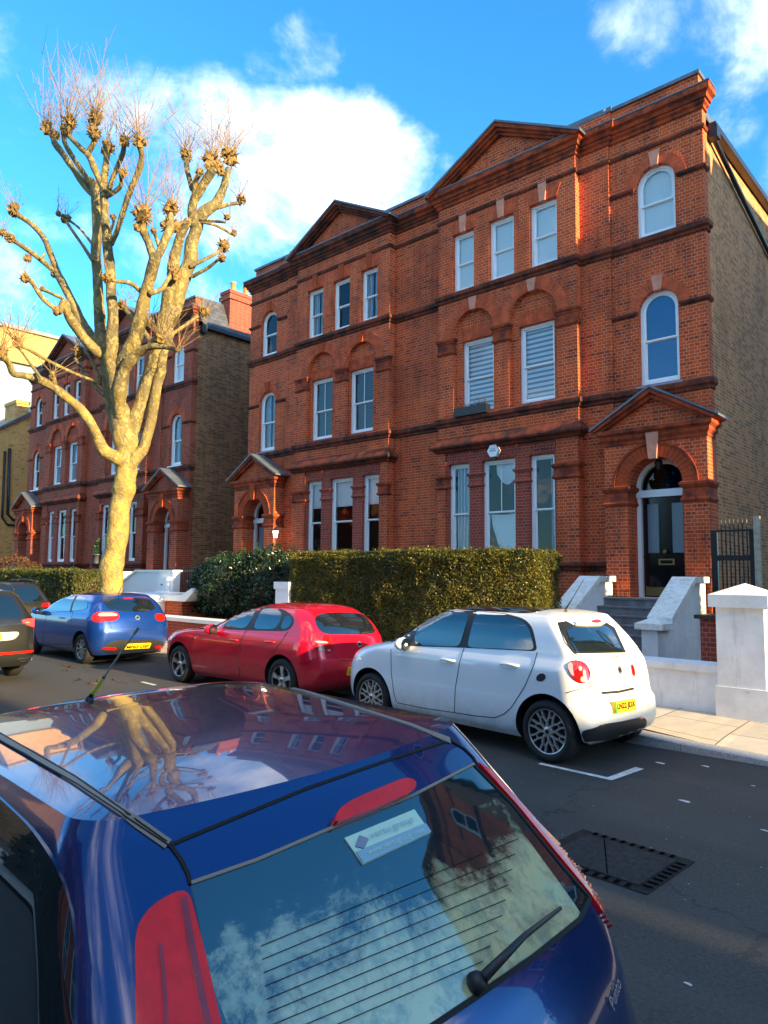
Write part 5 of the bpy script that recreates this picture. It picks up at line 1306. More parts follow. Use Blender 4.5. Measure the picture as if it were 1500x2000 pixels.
        mb.add(vs, fs); o = mb.build(name, mat, parent or s.root, smooth=False, auto=40)
        if both:
            m2 = MB(); m2.add([(x, -y, z) for x, y, z in vs], [f[::-1] for f in fs]); m2.build(name, mat, parent or s.root, auto=40)
        return o
    def strip(s, name, mode, pts, width, mat, parent=None, off=.003, closed=False, both=False, dens=None, mb=None):
        """thin line lying on the body (panel gaps, trims); width in metres"""
        P = []; n = len(pts)
        for i in range(n if closed else n-1):
            a, b = Vector(pts[i]), Vector(pts[(i+1) % n]); L = (b-a).length; m = max(1, int(L/(dens or (5 if mode == 'pix' else .04))))
            for j in range(m): P.append(a.lerp(b, j/m))
        if not closed: P.append(Vector(pts[-1]))
        H = [s.proj(mode, p.x, p.y) for p in P]; segs = []; cur = []
        for h in H:
            if h is None or (cur and (h[0]-cur[-1][0]).length > .35):
                if len(cur) > 1: segs.append(cur)
                cur = [h] if h is not None else []
            else: cur.append(h)
        if len(cur) > 1: segs.append(cur)
        own = mb is None; mb = mb or MB()
        for sg in segs:
            vs = []
            for i, (p, nr) in enumerate(sg):
                d = (sg[min(i+1, len(sg)-1)][0]-sg[max(i-1, 0)][0]).normalized(); t = nr.cross(d)*width/2
                vs += [p+nr*off+t, p+nr*off-t, p-nr*.004+t, p-nr*.004-t]
            fs = []
            for i in range(len(sg)-1):
                a = 4*i; fs += [(a, a+1, a+5, a+4), (a+2, a, a+4, a+6), (a+1, a+3, a+7, a+5)]
            mb.add(vs, fs)
            if both: mb.add([(x, -y, z) for x, y, z in vs], [f[::-1] for f in fs])
        return mb.build(name, mat, parent or s.root) if own else mb
    def wheel(s, x, y, z, r, rimr, style, wid=.2, steer=0):
        """tyre and alloy at a hub; outer face towards the sign of y"""
        sg = -1 if y < 0 else 1; o = Vector((x, y, z)); rt_ = Matrix.Rotation(radians(steer), 3, 'Z')
        def T(a, dep, b): 
            v = rt_ @ Vector((a, -dep*sg, b)); return (o.x+v.x, o.y+v.y, o.z+v.z)
        ty = MB(); ty.T = lambda v: T(*v)
        ty.lathe([(rimr*1.0, .012), (rimr*1.04, .0), (rimr+.35*(r-rimr), -.008), (rimr+.7*(r-rimr), .0), (r-.012, .018), (r, .035), (r, wid-.035), (r-.015, wid-.015), (rimr, wid)], (0, 0, 0), 56, 'y')
        wl = empty('wheel', (0, 0, 0)); wl.parent = s.root
        ty.build('tyre', M['rubber'], wl, smooth=True)
        rm = MB(); rm.T = lambda v: T(*v)
        rm.lathe([(rimr*1.01, .012), (rimr*.985, .006), (rimr*.955, .010), (rimr*.945, .02)], (0, 0, 0), 56, 'y')
        def spoke(a0, r0, a1, r1, w0, w1, d=.02, th=.03):
            c0, s0, c1, s1 = cos(a0), sin(a0), cos(a1), sin(a1); p0 = Vector((r0*c0, r0*s0)); p1 = Vector((r1*c1, r1*s1)); dd = (p1-p0).normalized(); t = Vector((-dd.y, dd.x))
            q = [p0+t*w0/2, p1+t*w1/2, p1-t*w1/2, p0-t*w0/2]; rm.prism([(a.x, a.y) for a in q], d, d+th)
        if style == 'lattice':
            for k in range(8):
                a = 2*pi*k/8+.1; h = 2*pi/16
                spoke(a, rimr*.20, a, rimr*.42, .030, .022)
                spoke(a, rimr*.40, a+h*.62, rimr*.66, .021, .018); spoke(a, rimr*.40, a-h*.62, rimr*.66, .021, .018)
                spoke(a+h*.60, rimr*.64, a+h*.62, rimr*.97, .019, .020); spoke(a-h*.60, rimr*.64, a-h*.62, rimr*.97, .019, .020)
                spoke(a+h*.62, rimr*.66, a+h*1.38, rimr*.66+.0, .010, .010)
        elif style == 'five':
            for k in range(5):
                a = 2*pi*k/5+.31; spoke(a, rimr*.15, a, rimr*.55, .07, .045, .03); spoke(a, rimr*.5, a+.10, rimr*.97, .04, .05, .018); spoke(a, rimr*.5, a-.10, rimr*.97, .04, .05, .0185)
        else:
            for k in range(10): a = 2*pi*k/10; spoke(a, rimr*.2, a+.04, rimr*.97, .026, .040, .018)
        rm.lathe([(0, .012), (rimr*.12, .012), (rimr*.20, .02), (rimr*.24, .035), (rimr*.24, .07)], (0, 0, 0), 24, 'y')
        rm.build('rim', M['alloydark' if style == 'lattice' else 'alloy'], wl, auto=30)
        dk = MB(); dk.T = lambda v: T(*v); dk.lathe([(0, .075), (rimr*.90, .075), (rimr*.945, .018), (rimr*.95, .018), (rimr*.93, .17), (0, .17)], (0, 0, 0), 32, 'y'); dk.build('brake_disc', M['plastic'], wl)
        hb = MB(); hb.T = lambda v: T(*v); hb.lathe([(0, .008), (rimr*.09, .009), (rimr*.11, .014)], (0, 0, 0), 16, 'y'); hb.build('hub_cap', M['ink'], wl)
        return wl
    def text(s, body, size, P0, P1, N, mat, parent, name='lettering', width=None, bold=0.0):
        """flat raised lettering from P0 to P1 (car coordinates), N outward"""
        cu = bpy.data.curves.new(name, 'FONT'); cu.body = body; cu.size = 1.0; cu.extrude = 0.0; cu.offset = bold; ob = bpy.data.objects.new(name, cu); COL.objects.link(ob)
        dg = bpy.context.evaluated_depsgraph_get(); dg.update(); me = bpy.data.meshes.new_from_object(ob.evaluated_get(dg)); bpy.data.objects.remove(ob)
        xs = [v.co.x for v in me.vertices]; ys = [v.co.y for v in me.vertices]; x0, x1, y0, y1 = min(xs), max(xs), min(ys), max(ys)
        P0, P1, N = Vector(P0), Vector(P1), Vector(N).normalized(); X = (P1-P0); Lx = X.length; X.normalize(); Y = N.cross(X)
        mb = MB(); mb.add([P0+X*((v.co.x-x0)/(x1-x0)*Lx)+Y*((v.co.y-y0)/(y1-y0)*size)+N*.0 for v in me.vertices], [tuple(p.vertices) for p in me.polygons])
        bpy.data.meshes.remove(me); return mb.build(name, mat, parent)
    def plate_on(s, u0, v0, u1, v1, txt, w=.52, h=.112, green=False, tilt=None, mode='pix', cut=None):
        """number plate whose lower left and lower right corners are seen at two pixels"""
        a, b = s.proj(mode, u0, v0), s.proj(mode, u1, v1)
        if a is None or b is None: print('plate missed'); return
        A, B = a[0], b[0]; N = (a[1]+b[1]).normalized(); X = (B-A).normalized(); L = (B-A).length; N = (N-X*N.dot(X)).normalized(); Y = N.cross(X)
        if Y.z < 0: Y = -Y
        o = A+N*.03; mb = MB(); P = [o, o+X*L, o+X*L+Y*h, o+Y*h]; mb.add([p for p in P]+[p-N*.035 for p in P], [(0, 1, 2, 3), (1, 0, 4, 5), (2, 1, 5, 6), (3, 2, 6, 7), (0, 3, 7, 4)])
        pl = mb.build('number_plate', M['plate'], s.root)
        x0 = .10 if green else .05
        if green:
            g = MB(); q = o+N*.002; g.add([q, q+X*L*.075, q+X*L*.075+Y*h, q+Y*h], [(0, 1, 2, 3)]); g.build('green_flash', M['green'], pl)
        s.text(txt, h*.66, o+N*.003+X*L*x0+Y*h*.17, o+N*.003+X*L*.955+Y*h*.17, N, M['ink'], pl, bold=.03)
        return pl
    def seed_ext(s): pass
def side_mirror(car, P, mat, sgn=-1, sc=1.0):
    q = MB(); q.blob(P, .11*sc, 3, .04, sc=(.75, 1.0, .72)); m_ = q.build('door_mirror', mat, car.root, smooth=True)
    q = MB(); q.tube([(P[0]-.02, P[1], P[2]-.04), (P[0]-.04, P[1]-sgn*.14, P[2]-.07)], [.03, .04], 8); q.build('stalk', M['plastic'], m_)
    q = MB(); q.lathe([(0, 0), (.07*sc, 0), (.075*sc, -.01)], (P[0]+.078*sc, P[1], P[2]), 16, 'x'); q.build('mirror_glass', M['cglass'], m_)
def Zf(c, sc):
    return lambda pts: [(c[0]+u*sc, c[1]+v*sc) for u, v in pts]
def eyespec(car, name, px, r, mat, parent=None, off=.008):
    h = car.cast(*px)
    if h is None: print('miss', name); return None
    p, n = h; a = n.cross(Vector((0, 0, 1))).normalized(); b = n.cross(a); q = MB(); k = 24
    q.add([p+n*off+(a*cos(2*pi*i/k)+b*sin(2*pi*i/k))*r for i in range(k)]+[p+(a*cos(2*pi*i/k)+b*sin(2*pi*i/k))*r for i in range(k)], [tuple(range(k))[::-1]]+[(i, (i+1) % k, (i+1) % k+k, i+k) for i in range(k)])
    q.add([p+n*(off+.003)+(a*cos(2*pi*i/k)+b*sin(2*pi*i/k))*r*.62 for i in range(k)], [tuple(range(k))[::-1]], 1)
    return q.build(name, [mat, M['ink']], parent or car.root)
def handle(car, u0, v0, u1, v1, mat):
    h0, h1 = car.cast(u0, v0), car.cast(u1, v1)
    if not h0 or not h1: return
    q = MB(); a, b = h0[0]+h0[1]*.022, h1[0]+h1[1]*.022; m = (a+b)/2+h0[1]*.012
    q.tube([h0[0], a.lerp(m, .25), m, b.lerp(m, .25), h1[0]], [.010, .014, .015, .014, .010], 8); q.build('door_handle', mat, car.root, smooth=True)
# ---------------- white city hatchback
hub = Vector((-3.785, 6.688)); yw = -4.16; nn_ = Vector((sin(radians(4.16)), cos(radians(4.16))))
pc = hub+nn_*.785
lv = [(.19, .36, -3.20, .70, .20, .40, .04, .12), (.28, .50, -3.34, .765, .22, .45, .06, .16), (.42, .55, -3.39, .795, .24, .50, .08, .20), (.58, .54, -3.40, .802, .26, .52, .09, .22), (.64, .50, -3.39, .800, .26, .52, .09, .22), (.74, .475, -3.36, .800, .26, .52, .08, .22),
      (.85, .455, -3.28, .798, .26, .50, .07, .22), (.94, .435, -3.10, .79, .25, .48, .07, .22), (1.00, .42, -2.86, .765, .22, .44, .07, .2), (1.06, .385, -2.56, .735, .18, .40, .07, .18), (1.15, .325, -2.36, .71, .15, .36, .07, .16), (1.28, .215, -2.12, .675, .13, .34, .07, .15), (1.40, .10, -1.88, .63, .12, .30, .06, .14), (1.475, .04, -1.70, .57, .12, .28, .06, .13)]
wh = Car('parked_car', 'white small hatchback with black lattice alloys and black roof parked before the steps', 'car', (pc.x, pc.y, 0), yw, 0, lv, .065, M['carwhite'], wells=[(0, .315, .385), (-2.679, .315, .385)])
Wz = Zf((650, 1150), .43333)
wh.patch('window_trim', 'pix', Wz([(290, 256), (335, 203), (400, 150), (465, 114), (540, 99), (640, 99), (780, 112), (865, 135), (900, 170), (924, 282), (600, 266)]), M['plastic'], off=.003)
gl = wh.patch('side_window', 'pix', Wz([(366, 253), (372, 200), (420, 150), (500, 112), (618, 106), (572, 262)]), M['cglass'], off=.008)
wh.patch('side_window', 'pix', Wz([(606, 264), (642, 114), (770, 122), (858, 146), (886, 178), (912, 277)]), M['cglass'], off=.008)
# the far side, and the windscreen, from the profile
fs_ = [(-2.25, 1.03), (-2.0, 1.20), (-1.7, 1.36), (-1.45, 1.43), (-.9, 1.45), (-.45, 1.43), (-.22, 1.33), (-.16, 1.10)]
def opp(car, pts, mat, off=.006):
    m_ = MB(); P = []
    for a, b in pts:
        h = car.bvh.ray_cast(Vector((a, 3, b)), Vector((0, -1, 0)))
        if h[0] is not None: P.append(h[0]+h[1]*off)
    if len(P) > 2: m_.add(P, [tuple(range(len(P)))]); m_.build('side_window', mat, car.root)
opp(wh, fs_, M['cglass'])
def screen(car, z0, z1, w0, w1, mat):
    m_ = MB(); P = []
    for (z, w) in ((z0, w0), (z0+(z1-z0)*.5, (w0+w1)/2), (z1, w1)):
        for k in range(9):
            y = -w+2*w*k/8; h = car.bvh.ray_cast(Vector((-8, y, z)), Vector((1, 0, 0)))
            P.append((h[0]+h[1]*.006) if h[0] is not None else Vector((0, y, z)))
    m_.add(P, [(9*r_+k, 9*r_+9+k, 9*r_+10+k, 9*r_+1+k) for r_ in range(2) for k in range(8)]); m_.build('windscreen', mat, car.root, smooth=True)
screen(wh, 1.04, 1.42, .68, .55, M['cglass'])
wh.patch('rear_trim', 'pix', Wz([(1012, 152), (1052, 145), (1085, 163), (1200, 163), (1232, 152), (1270, 176), (1322, 288), (1086, 293), (1052, 240)]), M['ink'], off=.004, smooth=False)
wh.patch('rear_window', 'pix', Wz([(1078, 172), (1200, 170), (1228, 170), (1258, 190), (1304, 283), (1096, 286), (1070, 240), (1052, 190)]), M['cglass'], off=.010, smooth=False)
sp_ = wh.patch('spoiler', 'pix', Wz([(1072, 166), (1085, 148), (1150, 140), (1222, 146), (1232, 160), (1226, 168), (1150, 170)]), M['carwhite'], off=.035)
wh.patch('brake_lamp', 'pix', Wz([(1145, 162), (1152, 147), (1200, 144), (1208, 158), (1204, 166)]), M['redbright'], off=.042)
wh.patch('sunroof', 'top', [(-1.5, -.50), (-.35, -.50), (-.30, 0), (-.35, .50), (-1.5, .50)], M['cglass'], off=.004, step=.08)
tl = wh.patch('tail_lamp', 'pix', Wz([(1050, 348), (1060, 326), (1092, 318), (1140, 333), (1161, 375), (1162, 412), (1146, 432), (1110, 430), (1072, 398)]), M['redlens'], off=.010)
wh.patch('reversing_lens', 'pix', Wz([(1056, 350), (1064, 332), (1084, 330), (1080, 360), (1092, 400), (1078, 395)]), M['clearlens'], tl, off=.014, step=4)
wh.patch('reversing_lens', 'pix', Wz([(1100, 350), (1118, 345), (1128, 365), (1112, 378)]), M['clearlens'], tl, off=.014, step=4)
wh.patch('reversing_lens', 'pix', Wz([(1112, 395), (1130, 390), (1146, 405), (1138, 424), (1115, 424)]), M['clearlens'], tl, off=.014, step=4)
wh.patch('tail_lamp', 'pix', Wz([(1338, 330), (1350, 335), (1362, 375), (1360, 405), (1350, 400)]), M['redlens'], off=.010)
wh.patch('charge_flap', 'pix', Wz([(903, 416), (912, 390), (930, 372), (955, 370), (969, 385), (966, 410), (940, 422)]), M['plastic'], off=.005)
wh.patch('hatch_button', 'pix', Wz([(1185, 403), (1203, 402), (1204, 427), (1187, 428)]), M['plastic'], off=.006)
g = MB()
for pl in ([(262, 272), (264, 380), (275, 470), (288, 512)], [(592, 268), (572, 330), (552, 450), (548, 556)], [(922, 285), (908, 340), (865, 440), (805, 535), (770, 565), (730, 581), (640, 572), (548, 558), (400, 536), (290, 513)], [(1086, 290), (1128, 312), (1165, 345), (1172, 420), (1160, 440)], [(1162, 440), (1195, 464), (1230, 470)], [(1015, 158), (1045, 240), (1086, 290)], [(1050, 470), (1100, 455), (1160, 440)]):
    wh.strip('x', 'pix', Wz(pl), .008, M['gap'], mb=g)
g.build('panel_gaps', M['gap'], wh.root)
wh.strip('hatch_slot', 'pix', Wz([(1212, 470), (1290, 464), (1357, 449)]), .028, M['gap'])
wh.patch('rear_valance', 'pix', Wz([(1117, 637), (1185, 630), (1200, 612), (1300, 598), (1408, 574), (1422, 590), (1400, 640), (1290, 676), (1118, 690)]), M['plastic'], off=.008)
wh.patch('reflector_or_glint', 'pix', Wz([(1190, 622), (1198, 610), (1228, 606), (1228, 618)]), M['redlens'], off=.014)
wh.patch('reflector_or_glint', 'pix', Wz([(1365, 590), (1368, 580), (1408, 571), (1408, 582)]), M['redlens'], off=.014)
wh.plate_on(*Wz([(1262, 562)])[0], *Wz([(1357, 544)])[0], 'LN22 JDX', green=True, h=.115)
eyespec(wh, 'emblem', Wz([(1291, 366)])[0], .045, M['silver'])
for (a, b) in ((wh.cast(*Wz([(1262, 312)])[0]), wh.cast(*Wz([(1295, 309)])[0])),):
    if a and b: wh.text('smart', .035, a[0]+a[1]*.004, b[0]+b[1]*.004, (a[1]+b[1]), M['ink'], wh.root)
handle(wh, *Wz([(485, 318)])[0], *Wz([(552, 325)])[0], M['carwhite']); handle(wh, *Wz([(755, 339)])[0], *Wz([(838, 348)])[0], M['carwhite'])
side_mirror(wh, (-2.02, -.87, 1.06), M['carwhite']); side_mirror(wh, (-2.02, .87, 1.06), M['carwhite'], 1)
q = MB(); h = wh.cast(*Wz([(1050, 104)])[0]); q.tube([h[0]+Vector((0, 0, -.02)), h[0]+Vector((.0, 0, .03)), h[0]+Vector((.10, 0, .17)), h[0]+Vector((.23, 0, .36))], [.022, .012, .004, .003], 6); q.build('aerial', M['ink'], wh.root)
q = MB(); h0, h1 = wh.cast(*Wz([(1262, 262)])[0]), wh.cast(*Wz([(1188, 190)])[0]); q.tube([h0[0]+h0[1]*.02, (h0[0]+h1[0])/2+h0[1]*.04, h1[0]+h1[1]*.02], [.012, .008, .006], 6); q.build('rear_wiper', M['plastic'], wh.root)
for xx in (0, -2.679):
    for yy in (-.785, .785): wh.wheel(xx, yy, .315, .315, .228, 'lattice')
# ---------------- red hatchback
hub = Vector((-8.398, 6.978)); pc = hub+Vector((0, .855))
lv = [(.18, .58, -3.35, .76, .24, .40, .05, .14), (.28, .70, -3.47, .83, .28, .46, .07, .2), (.45, .76, -3.53, .862, .32, .55, .09, .26), (.62, .77, -3.53, .87, .34, .55, .10, .28), (.76, .73, -3.47, .87, .34, .55, .09, .28),
      (.86, .70, -3.25, .86, .32, .5, .09, .26), (.93, .68, -2.75, .84, .30, .45, .09, .24), (.98, .66, -2.15, .81, .28, .4, .09, .2), (1.08, .60, -1.90, .775, .26, .36, .09, .18), (1.20, .49, -1.62, .72, .24, .32, .09, .16), (1.30, .34, -1.30, .655, .22, .30, .09, .14), (1.36, .22, -1.08, .60, .2, .28, .08, .12)]
re_ = Car('parked_car', 'crimson red five-door hatchback with five-spoke alloys between the blue and white cars', 'car', (pc.x, pc.y, 0), .52, 0, lv, .08, M['carred'], wells=[(0, .32, .385), (-2.74, .32, .385)])
Rz = Zf((300, 1100), 1/3)
re_.patch('window_trim', 'pix', Rz([(395, 386), (440, 330), (500, 285), (560, 259), (640, 252), (740, 263), (800, 290), (835, 325), (828, 355), (790, 399), (570, 393)]), M['plastic'], off=.003)
re_.patch('side_window', 'pix', Rz([(406, 379), (450, 330), (510, 284), (565, 263), (610, 261), (545, 384)]), M['cglass'], off=.008)
re_.patch('side_window', 'pix', Rz([(580, 387), (637, 263), (700, 265), (762, 287), (720, 388)]), M['cglass'], off=.008)
re_.patch('quarter_window', 'pix', Rz([(737, 390), (778, 296), (812, 313), (824, 335), (816, 357), (780, 392)]), M['cglass'], off=.008)
opp(re_, [(-1.7, .97), (-1.45, 1.12), (-1.2, 1.24), (-.9, 1.31), (-.3, 1.31), (.05, 1.22), (.15, 1.1), (.02, 1.0)], M['cglass']); screen(re_, .98, 1.32, .70, .55, M['cglass'])
re_.patch('rear_window', 'pix', Rz([(936, 318), (955, 300), (1040, 291), (1150, 291), (1230, 299), (1256, 325), (1310, 411), (1180, 419), (1040, 419), (985, 410), (958, 382)]), M['cglass'], off=.006)
tl = re_.patch('tail_lamp', 'pix', Rz([(905, 425), (930, 409), (985, 413), (1030, 425), (1052, 528), (1010, 530), (960, 514), (925, 480)]), M['redlens'], off=.010)
re_.patch('clear_strip', 'pix', Rz([(935, 454), (1030, 460), (1031, 473), (938, 466)]), M['clearlens'], tl, off=.014)
re_.patch('clear_strip', 'pix', Rz([(1000, 500), (1046, 505), (1048, 520), (1010, 522)]), M['clearlens'], tl, off=.014)
g = MB()
for pl in ([(545, 392), (520, 440), (500, 560), (503, 672)], [(790, 400), (762, 440), (705, 525), (662, 600)], [(240, 412), (222, 470), (225, 600), (236, 655)], [(1032, 426), (1052, 530), (1082, 568), (1180, 572), (1210, 560)], [(925, 270), (930, 300), (938, 320)], [(905, 428), (925, 480), (955, 518), (960, 560), (890, 590), (845, 588)]):
    re_.strip('x', 'pix', Rz(pl), .008, M['gap'], mb=g)
g.build('panel_gaps', M['gap'], re_.root)
handle(re_, *Rz([(445, 446)])[0], *Rz([(495, 452)])[0], M['carred']); handle(re_, *Rz([(650, 460)])[0], *Rz([(713, 464)])[0], M['carred'])
re_.patch('side_repeater', 'pix', Rz([(252, 430), (270, 430), (270, 438), (252, 438)]), M['clearlens'], off=.005)
re_.plate_on(*Rz([(1130, 655)])[0], *Rz([(1232, 641)])[0], 'C', h=.115)
eyespec(re_, 'emblem', Rz([(1205, 475)])[0], .042, M['silver'])
side_mirror(re_, (-1.66, -.96, .99), M['carred'], sc=1.05); side_mirror(re_, (-1.66, .96, .99), M['carred'], 1, 1.05)
q = MB(); h0, h1 = re_.cast(*Rz([(1210, 412)])[0]), re_.cast(*Rz([(1285, 405)])[0])
if h0 and h1: q.tube([h0[0]+h0[1]*.02, (h0[0]+h1[0])/2+h0[1]*.03, h1[0]+h1[1]*.02], [.014, .009, .006], 6); q.build('rear_wiper', M['plastic'], re_.root)
for xx in (0, -2.74):
    for yy in (-.855, .855): re_.wheel(xx, yy, .32, .32, .215, 'five')
# ---------------- bright blue hatchback (its dark grey twin stands ahead of the nearest car)
def blue_car(name, label, pos, yaw, mat, pix=True):
    lv = [(.20, .54, -3.15, .78, .22, .40, .05, .14), (.32, .66, -3.30, .85, .28, .46, .08, .2), (.50, .72, -3.37, .882, .32, .5, .11, .25), (.66, .73, -3.37, .89, .34, .5, .12, .28), (.80, .70, -3.30, .888, .34, .5, .12, .28),
          (.92, .66, -3.05, .875, .32, .48, .12, .26), (1.0, .62, -2.60, .85, .30, .44, .12, .24), (1.06, .58, -2.22, .82, .28, .4, .12, .2), (1.16, .51, -2.02, .785, .26, .36, .12, .18), (1.28, .40, -1.70, .73, .24, .34, .12, .16), (1.37, .25, -1.35, .66, .22, .30, .12, .14), (1.40, .18, -1.2, .63, .2, .28, .11, .13)]
    c = Car(name, label, 'car', pos, yaw, 0, lv, .06, mat, wells=[(0, .31, .375), (-2.57, .31, .375)])
    return c
bl = blue_car('parked_car', 'bright blue three-door hatchback parked in front of the plane tree trunk', (-14.75, 6.887+.86, 0), 0.0, M['carblue'])
Bz = Zf((60, 1130), .2)
bl.patch('side_window', 'pix', Bz([(165, 330), (170, 300), (230, 215), (300, 177), (380, 160), (480, 166), (535, 190), (562, 230), (556, 298), (420, 316)]), M['cglass'], off=.007, step=4)
bl.patch('rear_window', 'pix', Bz([(700, 217), (735, 202), (900, 192), (1080, 192), (1160, 206), (1228, 300), (1100, 325), (900, 322), (755, 300)]), M['cglass'], off=.007, step=4)
tl = bl.patch('tail_lamp', 'pix', Bz([(592, 408), (600, 362), (640, 332), (740, 323), (840, 330), (873, 355), (860, 396), (800, 418), (700, 426), (620, 424)]), M['redbright'], off=.012, step=3)
bl.patch('upper_lens', 'pix', Bz([(640, 355), (680, 336), (800, 336), (858, 355), (850, 368), (660, 372)]), M['clearlens'], tl, off=.016, step=3)
bl.patch('tail_lamp', 'pix', Bz([(1205, 352), (1250, 340), (1298, 352), (1312, 415), (1240, 416), (1212, 396)]), M['redbright'], off=.012, step=3)
bl.patch('rear_valance', 'pix', Bz([(690, 690), (740, 635), (830, 602), (1150, 592), (1290, 608), (1322, 650), (1300, 715), (1180, 738), (850, 742), (700, 718)]), M['plastic'], off=.006, step=4)
for P in ([(682, 692), (700, 668), (852, 668), (845, 696)], [(1195, 657), (1290, 650), (1290, 684), (1200, 684)]): bl.patch('reflector_or_glint', 'pix', Bz(P), M['redlens'], off=.014, step=3)
bl.plate_on(*Bz([(910, 684)])[0], *Bz([(1152, 671)])[0], 'MF63 USP', h=.118)
eyespec(bl, 'emblem', Bz([(1042, 383)])[0], .05, M['silver'])
bl.patch('brake_lamp', 'pix', Bz([(890, 192), (1010, 190), (1012, 202), (892, 204)]), M['redlens'], off=.016, step=3)
g = MB()
for pl in ([(742, 225), (750, 320), (768, 420), (790, 488), (815, 500), (1000, 508), (1250, 492), (1290, 460)], [(410, 318), (398, 400), (392, 480)], [(160, 335), (128, 480), (120, 640), (380, 645), (430, 560)], [(560, 235), (620, 250), (700, 215)]): bl.strip('x', 'pix', Bz(pl), .008, M['gap'], mb=g, dens=3)
g.build('panel_gaps', M['gap'], bl.root)
handle(bl, *Bz([(285, 383)])[0], *Bz([(330, 385)])[0], M['carblue'])
side_mirror(bl, (-2.0, -.97, 1.02), M['carblue']); side_mirror(bl, (-2.0, .97, 1.02), M['carblue'], 1)
bl.strip('window_post', 'pix', Bz([(392, 322), (410, 250), (448, 172)]), .07, M['plastic'], off=.010, dens=3)
q = MB(); q.tube([(.05, -.1, 1.44), (.22, -.1, 1.62)], [.01, .004], 6); q.build('aerial', M['ink'], bl.root)
q = MB(); h0 = bl.cast(*Bz([(1150, 315)])[0]); h1 = bl.cast(*Bz([(1040, 312)])[0]); q.tube([h0[0]+h0[1]*.02, h1[0]+h1[1]*.02], [.014, .008], 6); q.build('rear_wiper', M['plastic'], bl.root)
opp(bl, [(-1.95, 1.06), (-1.6, 1.24), (-1.2, 1.36), (-.5, 1.37), (0, 1.34), (.15, 1.2), (.1, 1.08)], M['cglass']); screen(bl, 1.04, 1.36, .72, .58, M['cglass'])
for xx in (0, -2.57):
    for yy in (-.86, .86): bl.wheel(xx, yy, .31, .31, .205, 'multi')
# dark estate ahead of the nearest car, only its corner shows
dg_ = blue_car('parked_car', 'dark grey car parked ahead of the nearest blue hatchback, only its red tail lamp showing', (-6.12, 1.15, 0), 0, M['cargrey'])
for sy in (-1, 1):
    dg_.patch('tail_lamp', 'rear', [(sy*.58, .84), (sy*.58, 1.0), (sy*.74, 1.02), (sy*.86, .98), (sy*.87, .84)][::sy], M['redbright'], off=.012, step=.04)
dg_.patch('rear_window', 'rear', [(-.60, 1.05), (.60, 1.05), (.5, 1.34), (-.5, 1.34)], M['cglass'], off=.006)
dg_.patch('side_window', 'side', [(-1.95, 1.06), (-1.6, 1.24), (-1.2, 1.36), (-.5, 1.37), (0, 1.32), (.15, 1.2), (.1, 1.08)], M['cglass'], both=True)
screen(dg_, 1.04, 1.36, .72, .58, M['cglass'])
for xx in (0, -2.57):
    for yy in (-.86, .86): dg_.wheel(xx, yy, .31, .31, .205, 'multi')
# ---------------- dark SUV driving away, and the dark car parked beyond
def suv(name, label, pos, yaw):
    lv = [(.26, -.10, -4.25, .83, .22, .40, .04, .12), (.38, -.02, -4.38, .90, .26, .46, .06, .18), (.58, .0, -4.42, .925, .30, .5, .07, .22), (.78, -.01, -4.42, .93, .30, .5, .07, .24), (.95, -.04, -4.34, .925, .30, .5, .07, .24),
          (1.05, -.08, -4.0, .915, .28, .46, .07, .22), (1.12, -.12, -3.45, .885, .26, .42, .07, .2), (1.20, -.18, -3.1, .85, .24, .38, .07, .18), (1.34, -.29, -2.8, .79, .22, .34, .07, .16), (1.48, -.42, -2.45, .73, .2, .3, .07, .14), (1.55, -.50, -2.25, .69, .18, .28, .07, .12)]
    c = Car(name, label, 'car', pos, yaw, 0, lv, .06, M['carblack'], wells=[(-.88, .35, .42), (-3.5, .35, .42)])
    for xx in (-.88, -3.5):
        for yy in (-.90, .90): c.wheel(xx, yy, .35, .35, .24, 'multi', .22)
    for sy in (-1, 1):
        q = MB(); q.tube([(-2.6, sy*.66, 1.56), (-2.45, sy*.67, 1.64), (-1.4, sy*.68, 1.68), (-.8, sy*.67, 1.64), (-.62, sy*.66, 1.56)], .016, 6); q.build('roof_rail', M['plastic'], c.root, smooth=True)
    c.patch('rear_window', 'rear', [(-.66, 1.10), (.66, 1.10), (.62, 1.2), (.54, 1.46), (-.54, 1.46), (-.62, 1.2)], M['cglass'], off=.007)
    c.patch('side_window', 'side', [(-3.0, 1.16), (-2.6, 1.36), (-2.2, 1.5), (-1.0, 1.52), (-.62, 1.42), (-.55, 1.2)], M['cglass'], both=True, step=.08)
    screen(c, 1.16, 1.5, .72, .6, M['cglass'])
    q = MB(); q.tube([(-.14, -.3, 1.13), (-.16, .1, 1.15)], .012, 6); q.build('rear_wiper', M['plastic'], c.root)
    return c
sv = suv('driving_car', 'black sport utility car driving away at the left edge with lit tail lamps', (-13.1, 4.47, 0), 0)
Sz = Zf((0, 1120), .14)
tl = sv.patch('tail_lamp', 'pix', Sz([(285, 655), (400, 636), (530, 626), (600, 640), (604, 742), (540, 756), (440, 742), (345, 705)]), M['litlens'], off=.014, step=3)
sv.patch('brake_element', 'pix', Sz([(495, 645), (560, 642), (590, 715), (560, 724), (530, 690), (505, 690)]), M['litamber'], tl, off=.018, step=2.5)
sv.patch('clear_lens', 'pix', Sz([(338, 690), (350, 682), (415, 684), (410, 696)]), M['clearlens'], tl, off=.018, step=2)
sv.patch('tail_lamp', 'rear', [(-.92, .94), (-.62, .96), (-.5, 1.02), (-.88, 1.06)][::-1], M['litlens'], off=.014, step=.04)
sv.patch('silver_panel', 'rear', [(-.50, .72), (.50, .72), (.60, .86), (-.60, .86)], M['alloydark'], off=.006)
h0 = sv.ortho('rear', -.27, .74); N = h0[1]
q = MB(); q.box((h0[0].x+.0, -.27, .735), (h0[0].x+.02, .27, .85)); pl_ = q.build('number_plate', M['plate'], sv.root)
